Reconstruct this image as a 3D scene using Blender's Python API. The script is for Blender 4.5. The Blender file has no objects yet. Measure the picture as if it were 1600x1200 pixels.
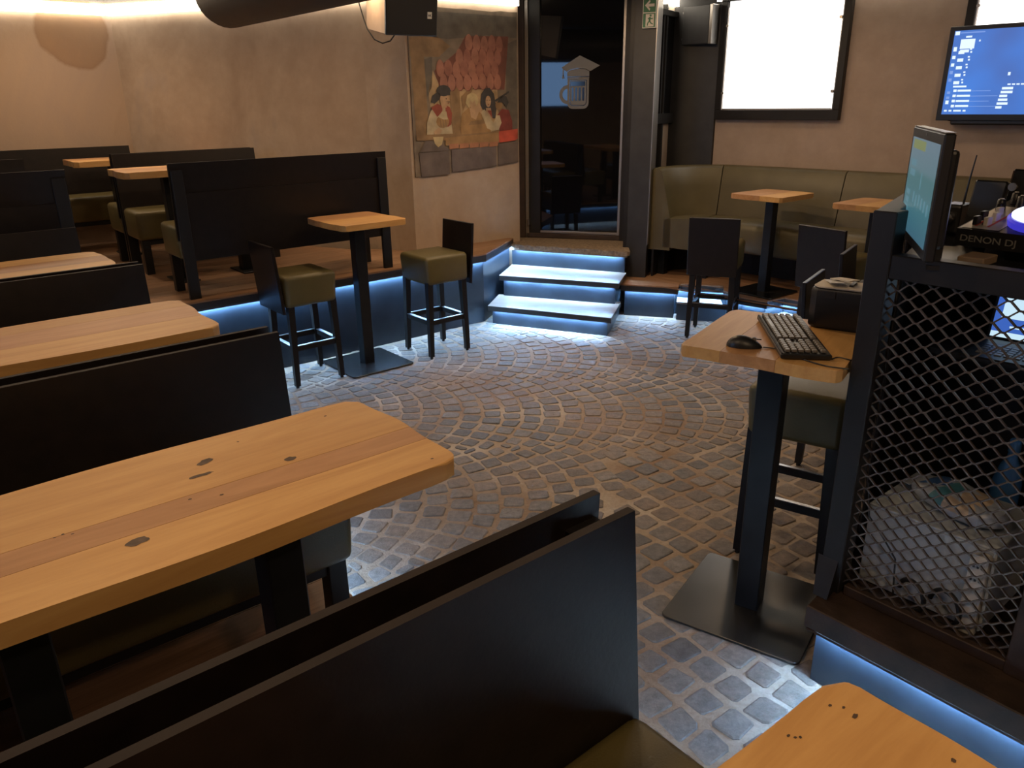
import bpy, bmesh, math, random
from math import sin, cos, pi, radians, sqrt, atan2
from mathutils import Vector, Matrix, Quaternion

S = bpy.context.scene
COL = S.collection
RND = random.Random(7)

# ------------------------------------------------------------------ camera, world, lights, exposure
F_PX = 1200.0
CAM_H = 1.88
_d = Vector((48.0, 3250.0, F_PX)).normalized()          # direction of the nadir in camera axes (x right, y down, z forward)
_Z = -_d
_Y = (Vector((0, 0, 1)) - Vector((0, 0, 1)).dot(_Z) * _Z).normalized()
_X = Vector((1, 0, 0)) - Vector((1, 0, 0)).dot(_Z) * _Z - Vector((1, 0, 0)).dot(_Y) * _Y
_X.normalize()
Rm = Matrix((_X, _Y, _Z))
cam_data = bpy.data.cameras.new('camera')
cam_data.sensor_fit = 'HORIZONTAL'
cam_data.sensor_width = 36.0
cam_data.lens = F_PX / 1600.0 * 36.0
cam_data.clip_start = 0.02
cam = bpy.data.objects.new('camera', cam_data)
COL.objects.link(cam)
r3 = Matrix((Rm.col[0], -Rm.col[1], -Rm.col[2])).transposed()
M4 = r3.to_4x4(); M4.translation = Vector((0, 0, CAM_H))
cam.matrix_world = M4
S.camera = cam

S.view_settings.view_transform = 'Standard'
S.view_settings.look = 'None'
S.view_settings.gamma = 1.0
S.view_settings.use_curve_mapping = False
S.view_settings.exposure = 0.0

world = bpy.data.worlds.new('world'); S.world = world
world.use_nodes = True
world.node_tree.nodes['Background'].inputs[0].default_value = (1.0, 0.72, 0.5, 1)
world.node_tree.nodes['Background'].inputs[1].default_value = 0.01

TH = radians(39.4)
U2 = Vector((cos(TH), sin(TH))); N2 = Vector((-sin(TH), cos(TH)))
ROT_N = TH            # local +y looks along N
ROT_S = TH + pi       # local +y looks along -N
ROT_U = TH - pi / 2   # local +y looks along U
ROT_D = TH + pi / 2   # local +y looks along -U

def W(u, n, z=0.0):
    p = u * U2 + n * N2
    return Vector((p.x, p.y, z))

CEIL = 2.78
COVE_Z = 2.665
WARM = (1.0, 0.68, 0.40)
def lamp(name, loc, power, size, col=WARM, spread=180):
    l = bpy.data.lights.new(name, 'AREA')
    l.shape = 'DISK'; l.size = size; l.energy = power; l.color = col
    l.spread = radians(spread)
    o = bpy.data.objects.new(name, l); COL.objects.link(o)
    o.location = loc
    return o
L_ROW = 10.0
for i, (u, n, pw) in enumerate([(0.30, 1.35, 1.0), (0.35, 2.95, 0.85), (-0.35, 4.5, 0.8), (0.25, -0.95, 1.5), (0.9, -0.1, 0.8)]):  # last two are added fill for the nearest table and under-seat floor
    lamp('unseen_lamp_row', W(u, n, CEIL - 0.03), L_ROW * pw, 0.18)
for (u, n, pw) in [(2.3, 2.7, 1.1), (3.4, 3.8, 0.9), (4.4, 4.28, 1.1)]:  # third one is added to brighten the mural wall and stairs
    lamp('unseen_lamp_floor', W(u, n, CEIL - 0.03), 17.0 * pw, 0.18)
for (u, n, pw) in [(1.7, 6.2, 1.3), (1.4, 7.6, 1.2), (3.1, 5.3, 1.5)]:  # last one is added fill for the mural and pier walls
    lamp('unseen_lamp_platform', W(u, n, CEIL - 0.03), 9.0 * pw, 0.18)
for (x, y, pw) in [(2.2, 6.2, 1.0), (3.0, 5.2, 1.0)]:
    lamp('ceiling_lamp_sofa', Vector((x, y, CEIL - 0.03)), 4.0 * pw, 0.18)

COVE_E = 11.0
LED_E = 330.0
WIN_E = 3.0

# ------------------------------------------------------------------ materials
MATS = {}
def new_mat(name):
    m = bpy.data.materials.new(name); m.use_nodes = True
    nt = m.node_tree; b = nt.nodes['Principled BSDF']
    MATS[name] = m
    return m, nt, b
def simple(name, col, rough=0.5, metal=0.0, spec=0.5, bump=0.0, bscale=60, var=0.0, vscale=8.0, coat=0.0):
    m, nt, b = new_mat(name)
    b.inputs['Roughness'].default_value = rough
    b.inputs['Metallic'].default_value = metal
    b.inputs['Specular IOR Level'].default_value = spec
    b.inputs['Coat Weight'].default_value = coat
    b.inputs['Base Color'].default_value = (*col, 1)
    if bump or var:
        tc = nt.nodes.new('ShaderNodeTexCoord')
    if var:
        n = nt.nodes.new('ShaderNodeTexNoise'); n.inputs['Scale'].default_value = vscale; n.inputs['Detail'].default_value = 6
        nt.links.new(tc.outputs['Object'], n.inputs['Vector'])
        r = nt.nodes.new('ShaderNodeValToRGB')
        r.color_ramp.elements[0].position = 0.3; r.color_ramp.elements[1].position = 0.7
        r.color_ramp.elements[0].color = (*[c * (1 - var) for c in col], 1)
        r.color_ramp.elements[1].color = (*[min(1, c * (1 + var)) for c in col], 1)
        nt.links.new(n.outputs['Fac'], r.inputs['Fac'])
        nt.links.new(r.outputs['Color'], b.inputs['Base Color'])
    if bump:
        n = nt.nodes.new('ShaderNodeTexNoise'); n.inputs['Scale'].default_value = bscale; n.inputs['Detail'].default_value = 5
        nt.links.new(tc.outputs['Object'], n.inputs['Vector'])
        bp = nt.nodes.new('ShaderNodeBump'); bp.inputs['Strength'].default_value = bump; bp.inputs['Distance'].default_value = 0.01
        nt.links.new(n.outputs['Fac'], bp.inputs['Height'])
        nt.links.new(bp.outputs['Normal'], b.inputs['Normal'])
    return m
def emit(name, col, strength):
    m, nt, b = new_mat(name)
    b.inputs['Base Color'].default_value = (0.02, 0.02, 0.02, 1)
    b.inputs['Emission Color'].default_value = (*col, 1)
    b.inputs['Emission Strength'].default_value = strength
    b.inputs['Roughness'].default_value = 0.3
    return m
def ramp(nt, fac, stops):
    r = nt.nodes.new('ShaderNodeValToRGB')
    el = r.color_ramp.elements
    while len(el) < len(stops): el.new(0.5)
    for e, (p, c) in zip(el, stops):
        e.position = p; e.color = (*c, 1)
    nt.links.new(fac, r.inputs['Fac'])
    return r.outputs['Color']
def mixc(nt, fac, a, b, mode='MIX'):
    m = nt.nodes.new('ShaderNodeMix'); m.data_type = 'RGBA'; m.blend_type = mode
    for sock, v in ((m.inputs[0], fac), (m.inputs[6], a), (m.inputs[7], b)):
        if hasattr(v, 'is_output') or isinstance(v, bpy.types.NodeSocket): nt.links.new(v, sock)
        elif isinstance(v, (int, float)): sock.default_value = v
        else: sock.default_value = (*v, 1)
    return m.outputs[2]
def noise(nt, vec, scale, detail=5, rough=0.55, dist=0.0):
    n = nt.nodes.new('ShaderNodeTexNoise')
    n.inputs['Scale'].default_value = scale; n.inputs['Detail'].default_value = detail
    n.inputs['Roughness'].default_value = rough; n.inputs['Distortion'].default_value = dist
    nt.links.new(vec, n.inputs['Vector'])
    return n.outputs['Fac']
def mapping(nt, vec, scale=(1, 1, 1), loc=(0, 0, 0), rot=(0, 0, 0)):
    m = nt.nodes.new('ShaderNodeMapping')
    m.inputs['Scale'].default_value = scale; m.inputs['Location'].default_value = loc; m.inputs['Rotation'].default_value = rot
    nt.links.new(vec, m.inputs['Vector'])
    return m.outputs['Vector']
def addbump(nt, b, h, strength, dist=0.005):
    bp = nt.nodes.new('ShaderNodeBump'); bp.inputs['Strength'].default_value = strength; bp.inputs['Distance'].default_value = dist
    nt.links.new(h, bp.inputs['Height']); nt.links.new(bp.outputs['Normal'], b.inputs['Normal'])
def coords(nt):
    return nt.nodes.new('ShaderNodeTexCoord').outputs['Object']

def plaster(name, c0, c1, c2):
    m, nt, b = new_mat(name)
    v = coords(nt)
    n1 = noise(nt, mapping(nt, v, (1, 1, 0.6)), 1.1, 7, 0.62, 0.6)
    n2 = noise(nt, v, 6.0, 6, 0.65)
    c = ramp(nt, n1, [(0.30, c0), (0.52, c1), (0.72, c2)])
    c = mixc(nt, 0.25, c, ramp(nt, n2, [(0.35, (0.55, 0.5, 0.46)), (0.65, (1, 1, 1))]), 'MULTIPLY')
    nt.links.new(c, b.inputs['Base Color'])
    b.inputs['Roughness'].default_value = 0.8
    addbump(nt, b, noise(nt, v, 14, 6), 0.25, 0.01)
    return m
M_plaster = plaster('plaster_tan', (0.36, 0.26, 0.185), (0.45, 0.345, 0.255), (0.36, 0.295, 0.26))
M_plaster_r = plaster('plaster_rose', (0.40, 0.315, 0.25), (0.45, 0.355, 0.29), (0.42, 0.335, 0.275))
# plaster with the brown damp stain (the stain has a shape of its own on the left wall)
def plaster_stain(name, cx, cz):
    m, nt, b = new_mat(name)
    v = coords(nt)
    n1 = noise(nt, mapping(nt, v, (1, 1, 0.6)), 1.1, 7, 0.62, 0.6)
    c = ramp(nt, n1, [(0.30, (0.36, 0.25, 0.17)), (0.52, (0.45, 0.33, 0.235)), (0.72, (0.40, 0.30, 0.235))])
    mv = mapping(nt, v, (1 / 0.31, 0.0, 1 / 0.33), (-cx / 0.31, 0, -cz / 0.33))
    ln = nt.nodes.new('ShaderNodeVectorMath'); ln.operation = 'LENGTH'; nt.links.new(mv, ln.inputs[0])
    ad = nt.nodes.new('ShaderNodeMath'); ad.operation = 'ADD'
    sc = nt.nodes.new('ShaderNodeMath'); sc.operation = 'MULTIPLY_ADD'; sc.inputs[1].default_value = 0.4; sc.inputs[2].default_value = -0.2
    nt.links.new(noise(nt, v, 4.0, 5), sc.inputs[0])
    nt.links.new(ln.outputs['Value'], ad.inputs[0]); nt.links.new(sc.outputs[0], ad.inputs[1])
    st = ramp(nt, ad.outputs[0], [(0.0, (0.72, 0.58, 0.42)), (0.80, (0.70, 0.55, 0.38)), (0.92, (0.60, 0.46, 0.32)), (1.0, (1, 1, 1))])
    c = mixc(nt, 0.7, c, st, 'MULTIPLY')
    nt.links.new(c, b.inputs['Base Color']); b.inputs['Roughness'].default_value = 0.8
    addbump(nt, b, noise(nt, v, 14, 6), 0.25, 0.01)
    return m

def wood(name, lo, mid, hi, gs=(1.2, 16, 16), rough=0.45, knots=True, vary=0.16, bump=0.06):
    m, nt, b = new_mat(name)
    v = coords(nt)
    oi = nt.nodes.new('ShaderNodeObjectInfo')
    cmb = nt.nodes.new('ShaderNodeCombineXYZ')
    mul = nt.nodes.new('ShaderNodeMath'); mul.operation = 'MULTIPLY'; mul.inputs[1].default_value = 37.0
    nt.links.new(oi.outputs['Random'], mul.inputs[0])
    for k in range(3): nt.links.new(mul.outputs[0], cmb.inputs[k])
    av = nt.nodes.new('ShaderNodeVectorMath'); av.operation = 'ADD'
    nt.links.new(v, av.inputs[0]); nt.links.new(cmb.outputs[0], av.inputs[1])
    vv = av.outputs[0]
    g1 = noise(nt, mapping(nt, vv, gs), 1.6, 8, 0.62, 1.2)
    g2 = noise(nt, mapping(nt, vv, (gs[0] * 2, gs[1] * 5, gs[2] * 5)), 2.0, 4, 0.6)
    c = ramp(nt, g1, [(0.28, lo), (0.5, mid), (0.72, hi)])
    c = mixc(nt, 0.22, c, ramp(nt, g2, [(0.35, (0.72, 0.66, 0.6)), (0.6, (1, 1, 1))]), 'MULTIPLY')
    tint = ramp(nt, oi.outputs['Random'], [(0.0, (1 - vary, 1 - vary * 1.3, 1 - vary * 1.6)), (0.5, (1, 1, 1)), (1.0, (1 + vary * 0.4, 1 + vary * 0.4, 1 + vary * 0.3))])
    c = mixc(nt, 1.0, c, tint, 'MULTIPLY')
    if knots:
        vo = nt.nodes.new('ShaderNodeTexVoronoi'); vo.inputs['Scale'].default_value = 3.2
        nt.links.new(mapping(nt, vv, (0.9, 2.2, 0.0)), vo.inputs['Vector'])
        k = ramp(nt, vo.outputs['Distance'], [(0.0, (0.10, 0.07, 0.05)), (0.045, (0.16, 0.11, 0.07)), (0.085, (0.75, 0.62, 0.5)), (0.16, (1, 1, 1))])
        cm = nt.nodes.new('ShaderNodeSeparateColor'); nt.links.new(vo.outputs['Color'], cm.inputs[0])
        gt = nt.nodes.new('ShaderNodeMath'); gt.operation = 'GREATER_THAN'; gt.inputs[1].default_value = 0.62
        nt.links.new(cm.outputs[0], gt.inputs[0])
        c = mixc(nt, gt.outputs[0], c, mixc(nt, 1.0, c, k, 'MULTIPLY'))
    nt.links.new(c, b.inputs['Base Color'])
    b.inputs['Roughness'].default_value = rough
    b.inputs['Specular IOR Level'].default_value = 0.3
    addbump(nt, b, g2, bump, 0.004)
    return m
M_oak = wood('oak_oiled', (0.47, 0.255, 0.09), (0.55, 0.315, 0.115), (0.62, 0.375, 0.145), gs=(1.0, 7, 7), knots=False, vary=0.22, bump=0.03)
M_oak2 = wood('oak_oiled_dark', (0.36, 0.185, 0.08), (0.44, 0.235, 0.105), (0.52, 0.29, 0.135), gs=(1.0, 7, 7), knots=False, vary=0.15, bump=0.03)
M_plank = wood('floor_plank', (0.22, 0.125, 0.07), (0.31, 0.18, 0.105), (0.39, 0.235, 0.14), knots=False, rough=0.4)
M_dark = simple('wenge_panel', (0.008, 0.005, 0.0042), 0.38, spec=0.42, bump=0.05, bscale=90, var=0.3, vscale=20)
M_edge = simple('wenge_edge', (0.020, 0.014, 0.012), 0.6, spec=0.18, var=0.2)
M_black = simple('black_wood', (0.010, 0.009, 0.009), 0.45, spec=0.35, bump=0.04)
M_steel = simple('dark_steel', (0.013, 0.0145, 0.017), 0.4, metal=0.3, var=0.25, vscale=12)
M_plate = simple('raw_steel_plate', (0.07, 0.07, 0.07), 0.27, metal=0.85, var=0.3, vscale=3.5)
M_fascia = simple('fascia_steel', (0.021, 0.030, 0.044), 0.38, metal=0.2, var=0.25, vscale=5)
M_lip = simple('dark_lip', (0.022, 0.02, 0.02), 0.42)
M_chrome = simple('brushed_metal', (0.45, 0.45, 0.46), 0.3, metal=1.0)
M_silver = simple('silver_trim', (0.42, 0.39, 0.36), 0.35, metal=0.85)
M_olive = simple('olive_leather', (0.105, 0.085, 0.030), 0.42, bump=0.12, bscale=240, var=0.14, vscale=5)
M_sofa = simple('olive_leather_sofa', (0.092, 0.075, 0.034), 0.42, bump=0.12, bscale=240, var=0.14, vscale=5)
M_stone_step = simple('granite_step', (0.22, 0.165, 0.115), 0.85, bump=0.9, bscale=70, var=0.35, vscale=40)
M_tread = wood('tread_led_pale', (0.20, 0.17, 0.155), (0.28, 0.24, 0.215), (0.34, 0.29, 0.26), knots=False, rough=0.28)  # dark wood made pale to stand in for the LED reflection
M_ceil = simple('ceiling_dark', (0.07, 0.055, 0.045), 0.8, var=0.2)
M_frame = simple('black_frame', (0.016, 0.0145, 0.014), 0.45, spec=0.35, var=0.2)
M_clad = simple('grey_cladding', (0.028, 0.028, 0.030), 0.5, var=0.2)
M_brownframe = simple('brown_frame', (0.045, 0.03, 0.024), 0.5, var=0.3)
M_plastic = simple('black_plastic', (0.012, 0.012, 0.013), 0.38, bump=0.05, bscale=200)
M_gloss = simple('gloss_black', (0.006, 0.006, 0.007), 0.12)
M_glass = simple('dark_glass', (0.004, 0.004, 0.005), 0.03, spec=0.6)
M_sticker = simple('etched_sticker', (0.17, 0.165, 0.16), 0.6)
M_sticker_dark = simple('etched_gap', (0.012, 0.012, 0.013), 0.1)
M_white = simple('white_plastic', (0.6, 0.6, 0.58), 0.45)
M_greybox = simple('pale_grey_case', (0.46, 0.52, 0.58), 0.5, var=0.1)
M_paper = simple('paper', (0.62, 0.56, 0.46), 0.7)
M_cream = simple('cream_speaker', (0.40, 0.31, 0.24), 0.6, var=0.1)
M_mesh = simple('expanded_steel', (0.15, 0.12, 0.10), 0.42, metal=0.65, var=0.4, vscale=15)
M_rust = simple('rusty_beam', (0.036, 0.022, 0.016), 0.6, metal=0.2, var=0.5, vscale=9, bump=0.2)
M_green = simple('sign_green', (0.015, 0.14, 0.06), 0.5)
M_signwhite = simple('sign_white', (0.62, 0.6, 0.55), 0.5)
M_knob = simple('knob_metal', (0.55, 0.5, 0.43), 0.3, metal=0.9)
M_key = simple('keycap_glare_tan', (0.15, 0.132, 0.11), 0.36)  # tan base colour imitates lamp glare on black keys
M_cove = emit('cove_led', (1.0, 0.88, 0.70), COVE_E)
M_led = emit('led_strip', (0.34, 0.62, 1.0), LED_E)
M_win = emit('lit_window', (1.0, 0.97, 0.92), WIN_E)
M_bluebottle = simple('blue_bottle', (0.05, 0.17, 0.42), 0.25)
M_bag = simple('pale_bag', (0.42, 0.48, 0.58), 0.4)
M_bagprint = simple('bag_print', (0.05, 0.13, 0.35), 0.4)
M_bagcream = simple('bag_cream', (0.58, 0.47, 0.36), 0.4)
M_bagteal = simple('bag_teal', (0.08, 0.25, 0.32), 0.4)
M_silvergrey = simple('deck_silver', (0.52, 0.5, 0.48), 0.35, metal=0.3)
M_red = simple('deck_red', (0.5, 0.05, 0.03), 0.4)
M_text = simple('grey_lettering', (0.22, 0.22, 0.21), 0.5)

# ------------------------------------------------------------------ mesh helpers
def box(bm, c, s, rot=None, bev=0.0, seg=1, mi=0):
    r = bmesh.ops.create_cube(bm, size=1.0)
    vs = r['verts']
    for v in vs:
        p = Vector((v.co.x * s[0], v.co.y * s[1], v.co.z * s[2]))
        v.co = p
    fs = set(f for v in vs for f in v.link_faces)
    for f in fs: f.material_index = mi
    if bev:
        es = set(e for v in vs for e in v.link_edges)
        rr = bmesh.ops.bevel(bm, geom=list(es), offset=bev, segments=seg, affect='EDGES', profile=0.5)
        vs = set(rr['verts']) | set(v for v in vs if v.is_valid)
        for v in list(vs):
            for f in v.link_faces: f.material_index = mi
    for v in vs:
        if rot is not None: v.co = rot @ v.co
        v.co += Vector(c)
    return vs
def prism(bm, pts, z0, z1, mi=0, bev=0.0, seg=1):
    a = 0.0
    for i in range(len(pts)):
        x0, y0 = pts[i][:2]; x1, y1 = pts[(i + 1) % len(pts)][:2]
        a += x0 * y1 - x1 * y0
    if a < 0: pts = list(reversed(pts))
    lo = [bm.verts.new((p[0], p[1], z0)) for p in pts]
    hi = [bm.verts.new((p[0], p[1], z1)) for p in pts]
    n = len(pts)
    fs = [bm.faces.new(list(reversed(lo))), bm.faces.new(hi)]
    for i in range(n):
        fs.append(bm.faces.new((lo[i], lo[(i + 1) % n], hi[(i + 1) % n], hi[i])))
    for f in fs: f.material_index = mi
    if bev:
        es = [e for f in fs[:2] for e in f.edges]
        bmesh.ops.bevel(bm, geom=es, offset=bev, segments=seg, affect='EDGES', profile=0.5)
    return fs
def tube(bm, pts, r, n=8, mi=0, cap=True):
    pts = [Vector(p) for p in pts]
    rings = []
    t0 = (pts[1] - pts[0]).normalized()
    up = Vector((0, 0, 1)) if abs(t0.z) < 0.9 else Vector((1, 0, 0))
    nx = t0.cross(up).normalized()
    for i, p in enumerate(pts):
        if i == 0: t = pts[1] - pts[0]
        elif i == len(pts) - 1: t = pts[-1] - pts[-2]
        else: t = pts[i + 1] - pts[i - 1]
        t.normalize()
        nx = (nx - nx.dot(t) * t).normalized()
        ny = t.cross(nx)
        rr = r[i] if isinstance(r, (list, tuple)) else r
        rings.append([bm.verts.new(p + rr * (cos(2 * pi * k / n) * nx + sin(2 * pi * k / n) * ny)) for k in range(n)])
    for a, b in zip(rings, rings[1:]):
        for k in range(n):
            f = bm.faces.new((a[k], a[(k + 1) % n], b[(k + 1) % n], b[k])); f.material_index = mi
    if cap:
        f = bm.faces.new(list(reversed(rings[0]))); f.material_index = mi
        f = bm.faces.new(rings[-1]); f.material_index = mi
def lathe(bm, prof, n=24, c=(0, 0, 0), mi=0):
    rings = []
    for r, z in prof:
        rings.append([bm.verts.new((c[0] + r * cos(2 * pi * k / n), c[1] + r * sin(2 * pi * k / n), c[2] + z)) for k in range(n)])
    for a, b in zip(rings, rings[1:]):
        for k in range(n):
            f = bm.faces.new((a[k], a[(k + 1) % n], b[(k + 1) % n], b[k])); f.material_index = mi
    f = bm.faces.new(list(reversed(rings[0]))); f.material_index = mi
    f = bm.faces.new(rings[-1]); f.material_index = mi
def bar(bm, p0, p1, w, h=None, up=(0, 0, 1), mi=0, taper=1.0):
    """square bar from p0 to p1"""
    p0 = Vector(p0); p1 = Vector(p1); h = h or w
    t = (p1 - p0).normalized(); up = Vector(up)
    if abs(t.dot(up)) > 0.95: up = Vector((0, 1, 0))
    sx = t.cross(up).normalized(); sy = sx.cross(t).normalized()
    vs = []
    for p, k in ((p0, 1.0), (p1, taper)):
        for a, b in ((-1, -1), (1, -1), (1, 1), (-1, 1)):
            vs.append(bm.verts.new(p + sx * a * w / 2 * k + sy * b * h / 2 * k))
    for q in ((3, 2, 1, 0), (4, 5, 6, 7), (0, 1, 5, 4), (1, 2, 6, 5), (2, 3, 7, 6), (3, 0, 4, 7)):
        f = bm.faces.new([vs[i] for i in q]); f.material_index = mi
def quad(bm, a, b, c, d, mi=0):
    f = bm.faces.new([bm.verts.new(Vector(p)) for p in (a, b, c, d)]); f.material_index = mi
    return f
def poly(bm, pts, mi=0):
    f = bm.faces.new([bm.verts.new(Vector(p)) for p in pts]); f.material_index = mi
    return f
def obj(name, bm, mats, parent=None, loc=None, rz=0.0, smooth=False, angle=35):
    bmesh.ops.recalc_face_normals(bm, faces=bm.faces) if len(bm.faces) else None
    me = bpy.data.meshes.new(name)
    bm.to_mesh(me); bm.free()
    if not isinstance(mats, (list, tuple)): mats = [mats]
    for m in mats: me.materials.append(m)
    if smooth:
        me.shade_smooth() if hasattr(me, 'shade_smooth') else None
        try: me.set_sharp_from_angle(angle=radians(angle))
        except Exception: pass
    o = bpy.data.objects.new(name, me); COL.objects.link(o)
    if parent: o.parent = parent
    if loc is not None: o.location = loc
    o.rotation_euler = (0, 0, rz)
    return o
def B(): return bmesh.new()
def obox(name, c, s, mat, parent=None, bev=0.0, seg=1, rot=None, smooth=False):
    bm = B(); box(bm, c, s, rot, bev, seg)
    return obj(name, bm, mat, parent, smooth=smooth)
def thing(name, label, cat, loc=(0, 0, 0), rz=0.0, group=None):
    o = bpy.data.objects.new(name, None); COL.objects.link(o)
    o.empty_display_size = 0.1
    o.location = loc; o.rotation_euler = (0, 0, rz)
    o['label'] = label; o['category'] = cat
    if group: o['group'] = group
    return o
def tag(o, label, cat, group=None):
    o['label'] = label; o['category'] = cat
    if group: o['group'] = group
    return o
def struct(o, label=None):
    o['kind'] = 'structure'
    if label: o['label'] = label
    return o
def kids(o): return [c for c in COL.objects if c.parent == o]
CH = {}
def dup(root, loc, rz, label, group=None):
    if not CH:
        pass
    r = root.copy(); COL.objects.link(r); r.location = loc; r.rotation_euler = (0, 0, rz); r['label'] = label
    if group: r['group'] = group
    for ch in list(root.children):
        c = ch.copy(); COL.objects.link(c); c.parent = r
        for g in list(ch.children):
            d = g.copy(); COL.objects.link(d); d.parent = c
    return r
def inset_poly(pts, d):
    """shrink a CCW polygon by d (mitred)"""
    n = len(pts); out = []
    for i in range(n):
        p0 = Vector(pts[i - 1][:2]); p = Vector(pts[i][:2]); p1 = Vector(pts[(i + 1) % n][:2])
        e0 = (p - p0).normalized(); e1 = (p1 - p).normalized()
        n0 = Vector((-e0.y, e0.x)); n1 = Vector((-e1.y, e1.x))
        m = (n0 + n1); l = m.length
        m = m / l if l > 1e-6 else n0
        k = d / max(0.3, m.dot(n0))
        out.append(p + m * k)
    return out
def clip_half(pts, a, c, keep_le):
    """clip polygon by a.p <= c (or >=)"""
    out = []; n = len(pts)
    def ins(p):
        v = a.dot(p) - c
        return v <= 1e-9 if keep_le else v >= -1e-9
    for i in range(n):
        p = Vector(pts[i]); q = Vector(pts[(i + 1) % n])
        ip, iq = ins(p), ins(q)
        if ip: out.append(p)
        if ip != iq:
            t = (c - a.dot(p)) / (a.dot(q) - a.dot(p))
            out.append(p.lerp(q, t))
    return out
def text_mesh(name, body, size, mat, parent, matrix, xs=1.0, depth=0.0008, bold=0.0):
    cu = bpy.data.curves.new(name, 'FONT'); cu.body = body; cu.size = size; cu.extrude = depth; cu.offset = bold
    cu.align_x = 'LEFT'
    t = bpy.data.objects.new(name + '_tmp', cu); COL.objects.link(t)
    bpy.context.view_layer.update()
    me = bpy.data.meshes.new_from_object(t.evaluated_get(bpy.context.evaluated_depsgraph_get()))
    bpy.data.objects.remove(t)
    for v in me.vertices: v.co.x *= xs
    me.materials.clear(); me.materials.append(mat)
    o = bpy.data.objects.new(name, me); COL.objects.link(o)
    if parent: o.parent = parent
    o.matrix_local = matrix
    return o

# ------------------------------------------------------------------ room shell
Z_NEAR, Z_UP, Z_RIGHT = 0.31, 0.62, 0.295
C1 = W(2.17, 8.46)
KK = W(3.555, 6.25)
M0 = Vector((-0.835, 6.86, 0)); M1 = Vector((0.10, 7.635, 0))
DA = Vector((0.101, 7.905, 0)); DB = Vector((1.126, 7.59, 0))
DD = (DB - DA).normalized()
WA = Vector((2.10, 7.54, 0)); WD = Vector((0.7243, -0.6894, 0)); WNRM = Vector((-0.6894, -0.7243, 0))   # window wall, normal into the room
def onwin(s, z, off=0.0): return WA + WD * s + WNRM * off + Vector((0, 0, z))

def wall(name, a, b, z0, z1, mat, out, th=0.12):
    """wall slab with local origin at a, local x along a->b, thickness on the side away from the room"""
    a = Vector((a[0], a[1], 0)); b = Vector((b[0], b[1], 0))
    L = (b - a).length; ang = atan2(b.y - a.y, b.x - a.x)
    bm = B()
    y0, y1 = (0, th) if out > 0 else (-th, 0)
    box(bm, (L / 2, (y0 + y1) / 2, (z0 + z1) / 2), (L, th, z1 - z0))
    o = obj(name, bm, mat, None, a, ang)
    return struct(o)
LFAR = W(-2.4, 8.46)
stainL = (LFAR - C1).length
M_stain = plaster_stain('plaster_damp', stainL - 0.34, 2.52)
w_back = wall('wall_back', LFAR, C1, 0, CEIL, M_stain, 1)
w_a = wall('wall_left', C1, KK, 0, CEIL, M_plaster, 1)
w_p = wall('wall_pier', KK, M0, 0, CEIL, M_plaster, 1)
w_m = wall('wall_mural', M0, M1, 0, CEIL, M_plaster, 1)
NK0 = Vector((1.29, 7.42, 0)); NK1 = Vector((1.62, 7.97, 0))
w_n = wall('wall_nook', NK0, NK1, 0, CEIL, M_plaster, 1)
w_w = wall('wall_window', WA + WD * -0.7, WA + WD * 4.4, 0, CEIL, M_plaster_r, 1)
WE = WA + WD * 4.4
w_r = wall('wall_right', WE, W(3.6, -3.2), 0, CEIL, M_plaster_r, 1)
w_f = wall('wall_front', W(3.6, -3.2), W(-2.4, -3.2), 0, CEIL, M_plaster, 1)
w_s = wall('wall_side', W(-2.4, -3.2), LFAR, 0, CEIL, M_plaster, 1)
# door reveal side piece between mural wall and door frame
bm = B(); prism(bm, [(M1.x, M1.y), (DA.x - 0.02, DA.y), (DA.x - 0.10, DA.y + 0.08), (M1.x - 0.08, M1.y + 0.08)], 0, CEIL)
struct(obj('wall_reveal', bm, M_plaster))
# wall above and behind the door
bm = B(); prism(bm, [DA + DD * -0.1 + Vector((0.03, 0.09, 0)), DB + DD * 0.3 + Vector((0.03, 0.09, 0)), DB + DD * 0.3 + Vector((0.06, 0.19, 0)), DA + DD * -0.1 + Vector((0.06, 0.19, 0))], 0, CEIL)
struct(obj('wall_door', bm, M_frame))
bm = B(); prism(bm, [W(-2.6, -3.4), W(8.5, -3.4), W(8.5, 9.2), W(-2.6, 9.2)], CEIL, CEIL + 0.1)
ceil = struct(obj('ceiling', bm, M_ceil))

# cove light strips along the tops of the walls
def cove(parent, L, x0=0.0, zz=COVE_Z, side=-1):
    bm = B(); box(bm, (x0 + L / 2, side * 0.022, zz + 0.05), (L, 0.04, 0.09))
    o = obj('cove_light', bm, M_cove, parent)
    return o
cove(w_back, (LFAR - C1).length - 0.05)
cove(w_a, (KK - C1).length)
cove(w_p, (M0 - KK).length)
cove(w_m, (M1 - M0).length - 0.02)
cove(w_n, (NK1 - NK0).length)
cove(w_w, 3.9, 0.06, COVE_Z + 0.02)

# floor bed under the cobbles
M_bed, nt, b = new_mat('mortar_bed')
v = coords(nt)
c = ramp(nt, noise(nt, v, 1.7, 6, 0.6), [(0.34, (0.25, 0.17, 0.11)), (0.5, (0.34, 0.265, 0.195)), (0.66, (0.47, 0.415, 0.35))])
c = mixc(nt, 0.5, c, ramp(nt, noise(nt, v, 45, 6, 0.7), [(0.3, (0.55, 0.52, 0.5)), (0.6, (1, 1, 1))]), 'MULTIPLY')
nt.links.new(c, b.inputs['Base Color']); b.inputs['Roughness'].default_value = 0.9
addbump(nt, b, noise(nt, v, 60, 6, 0.7), 0.6, 0.01)
bm = B(); prism(bm, [W(-2.6, -3.4), W(8.5, -3.4), W(8.5, 9.2), W(-2.6, 9.2)], -0.12, -0.0025)
floor = struct(obj('floor', bm, M_bed))

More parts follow.
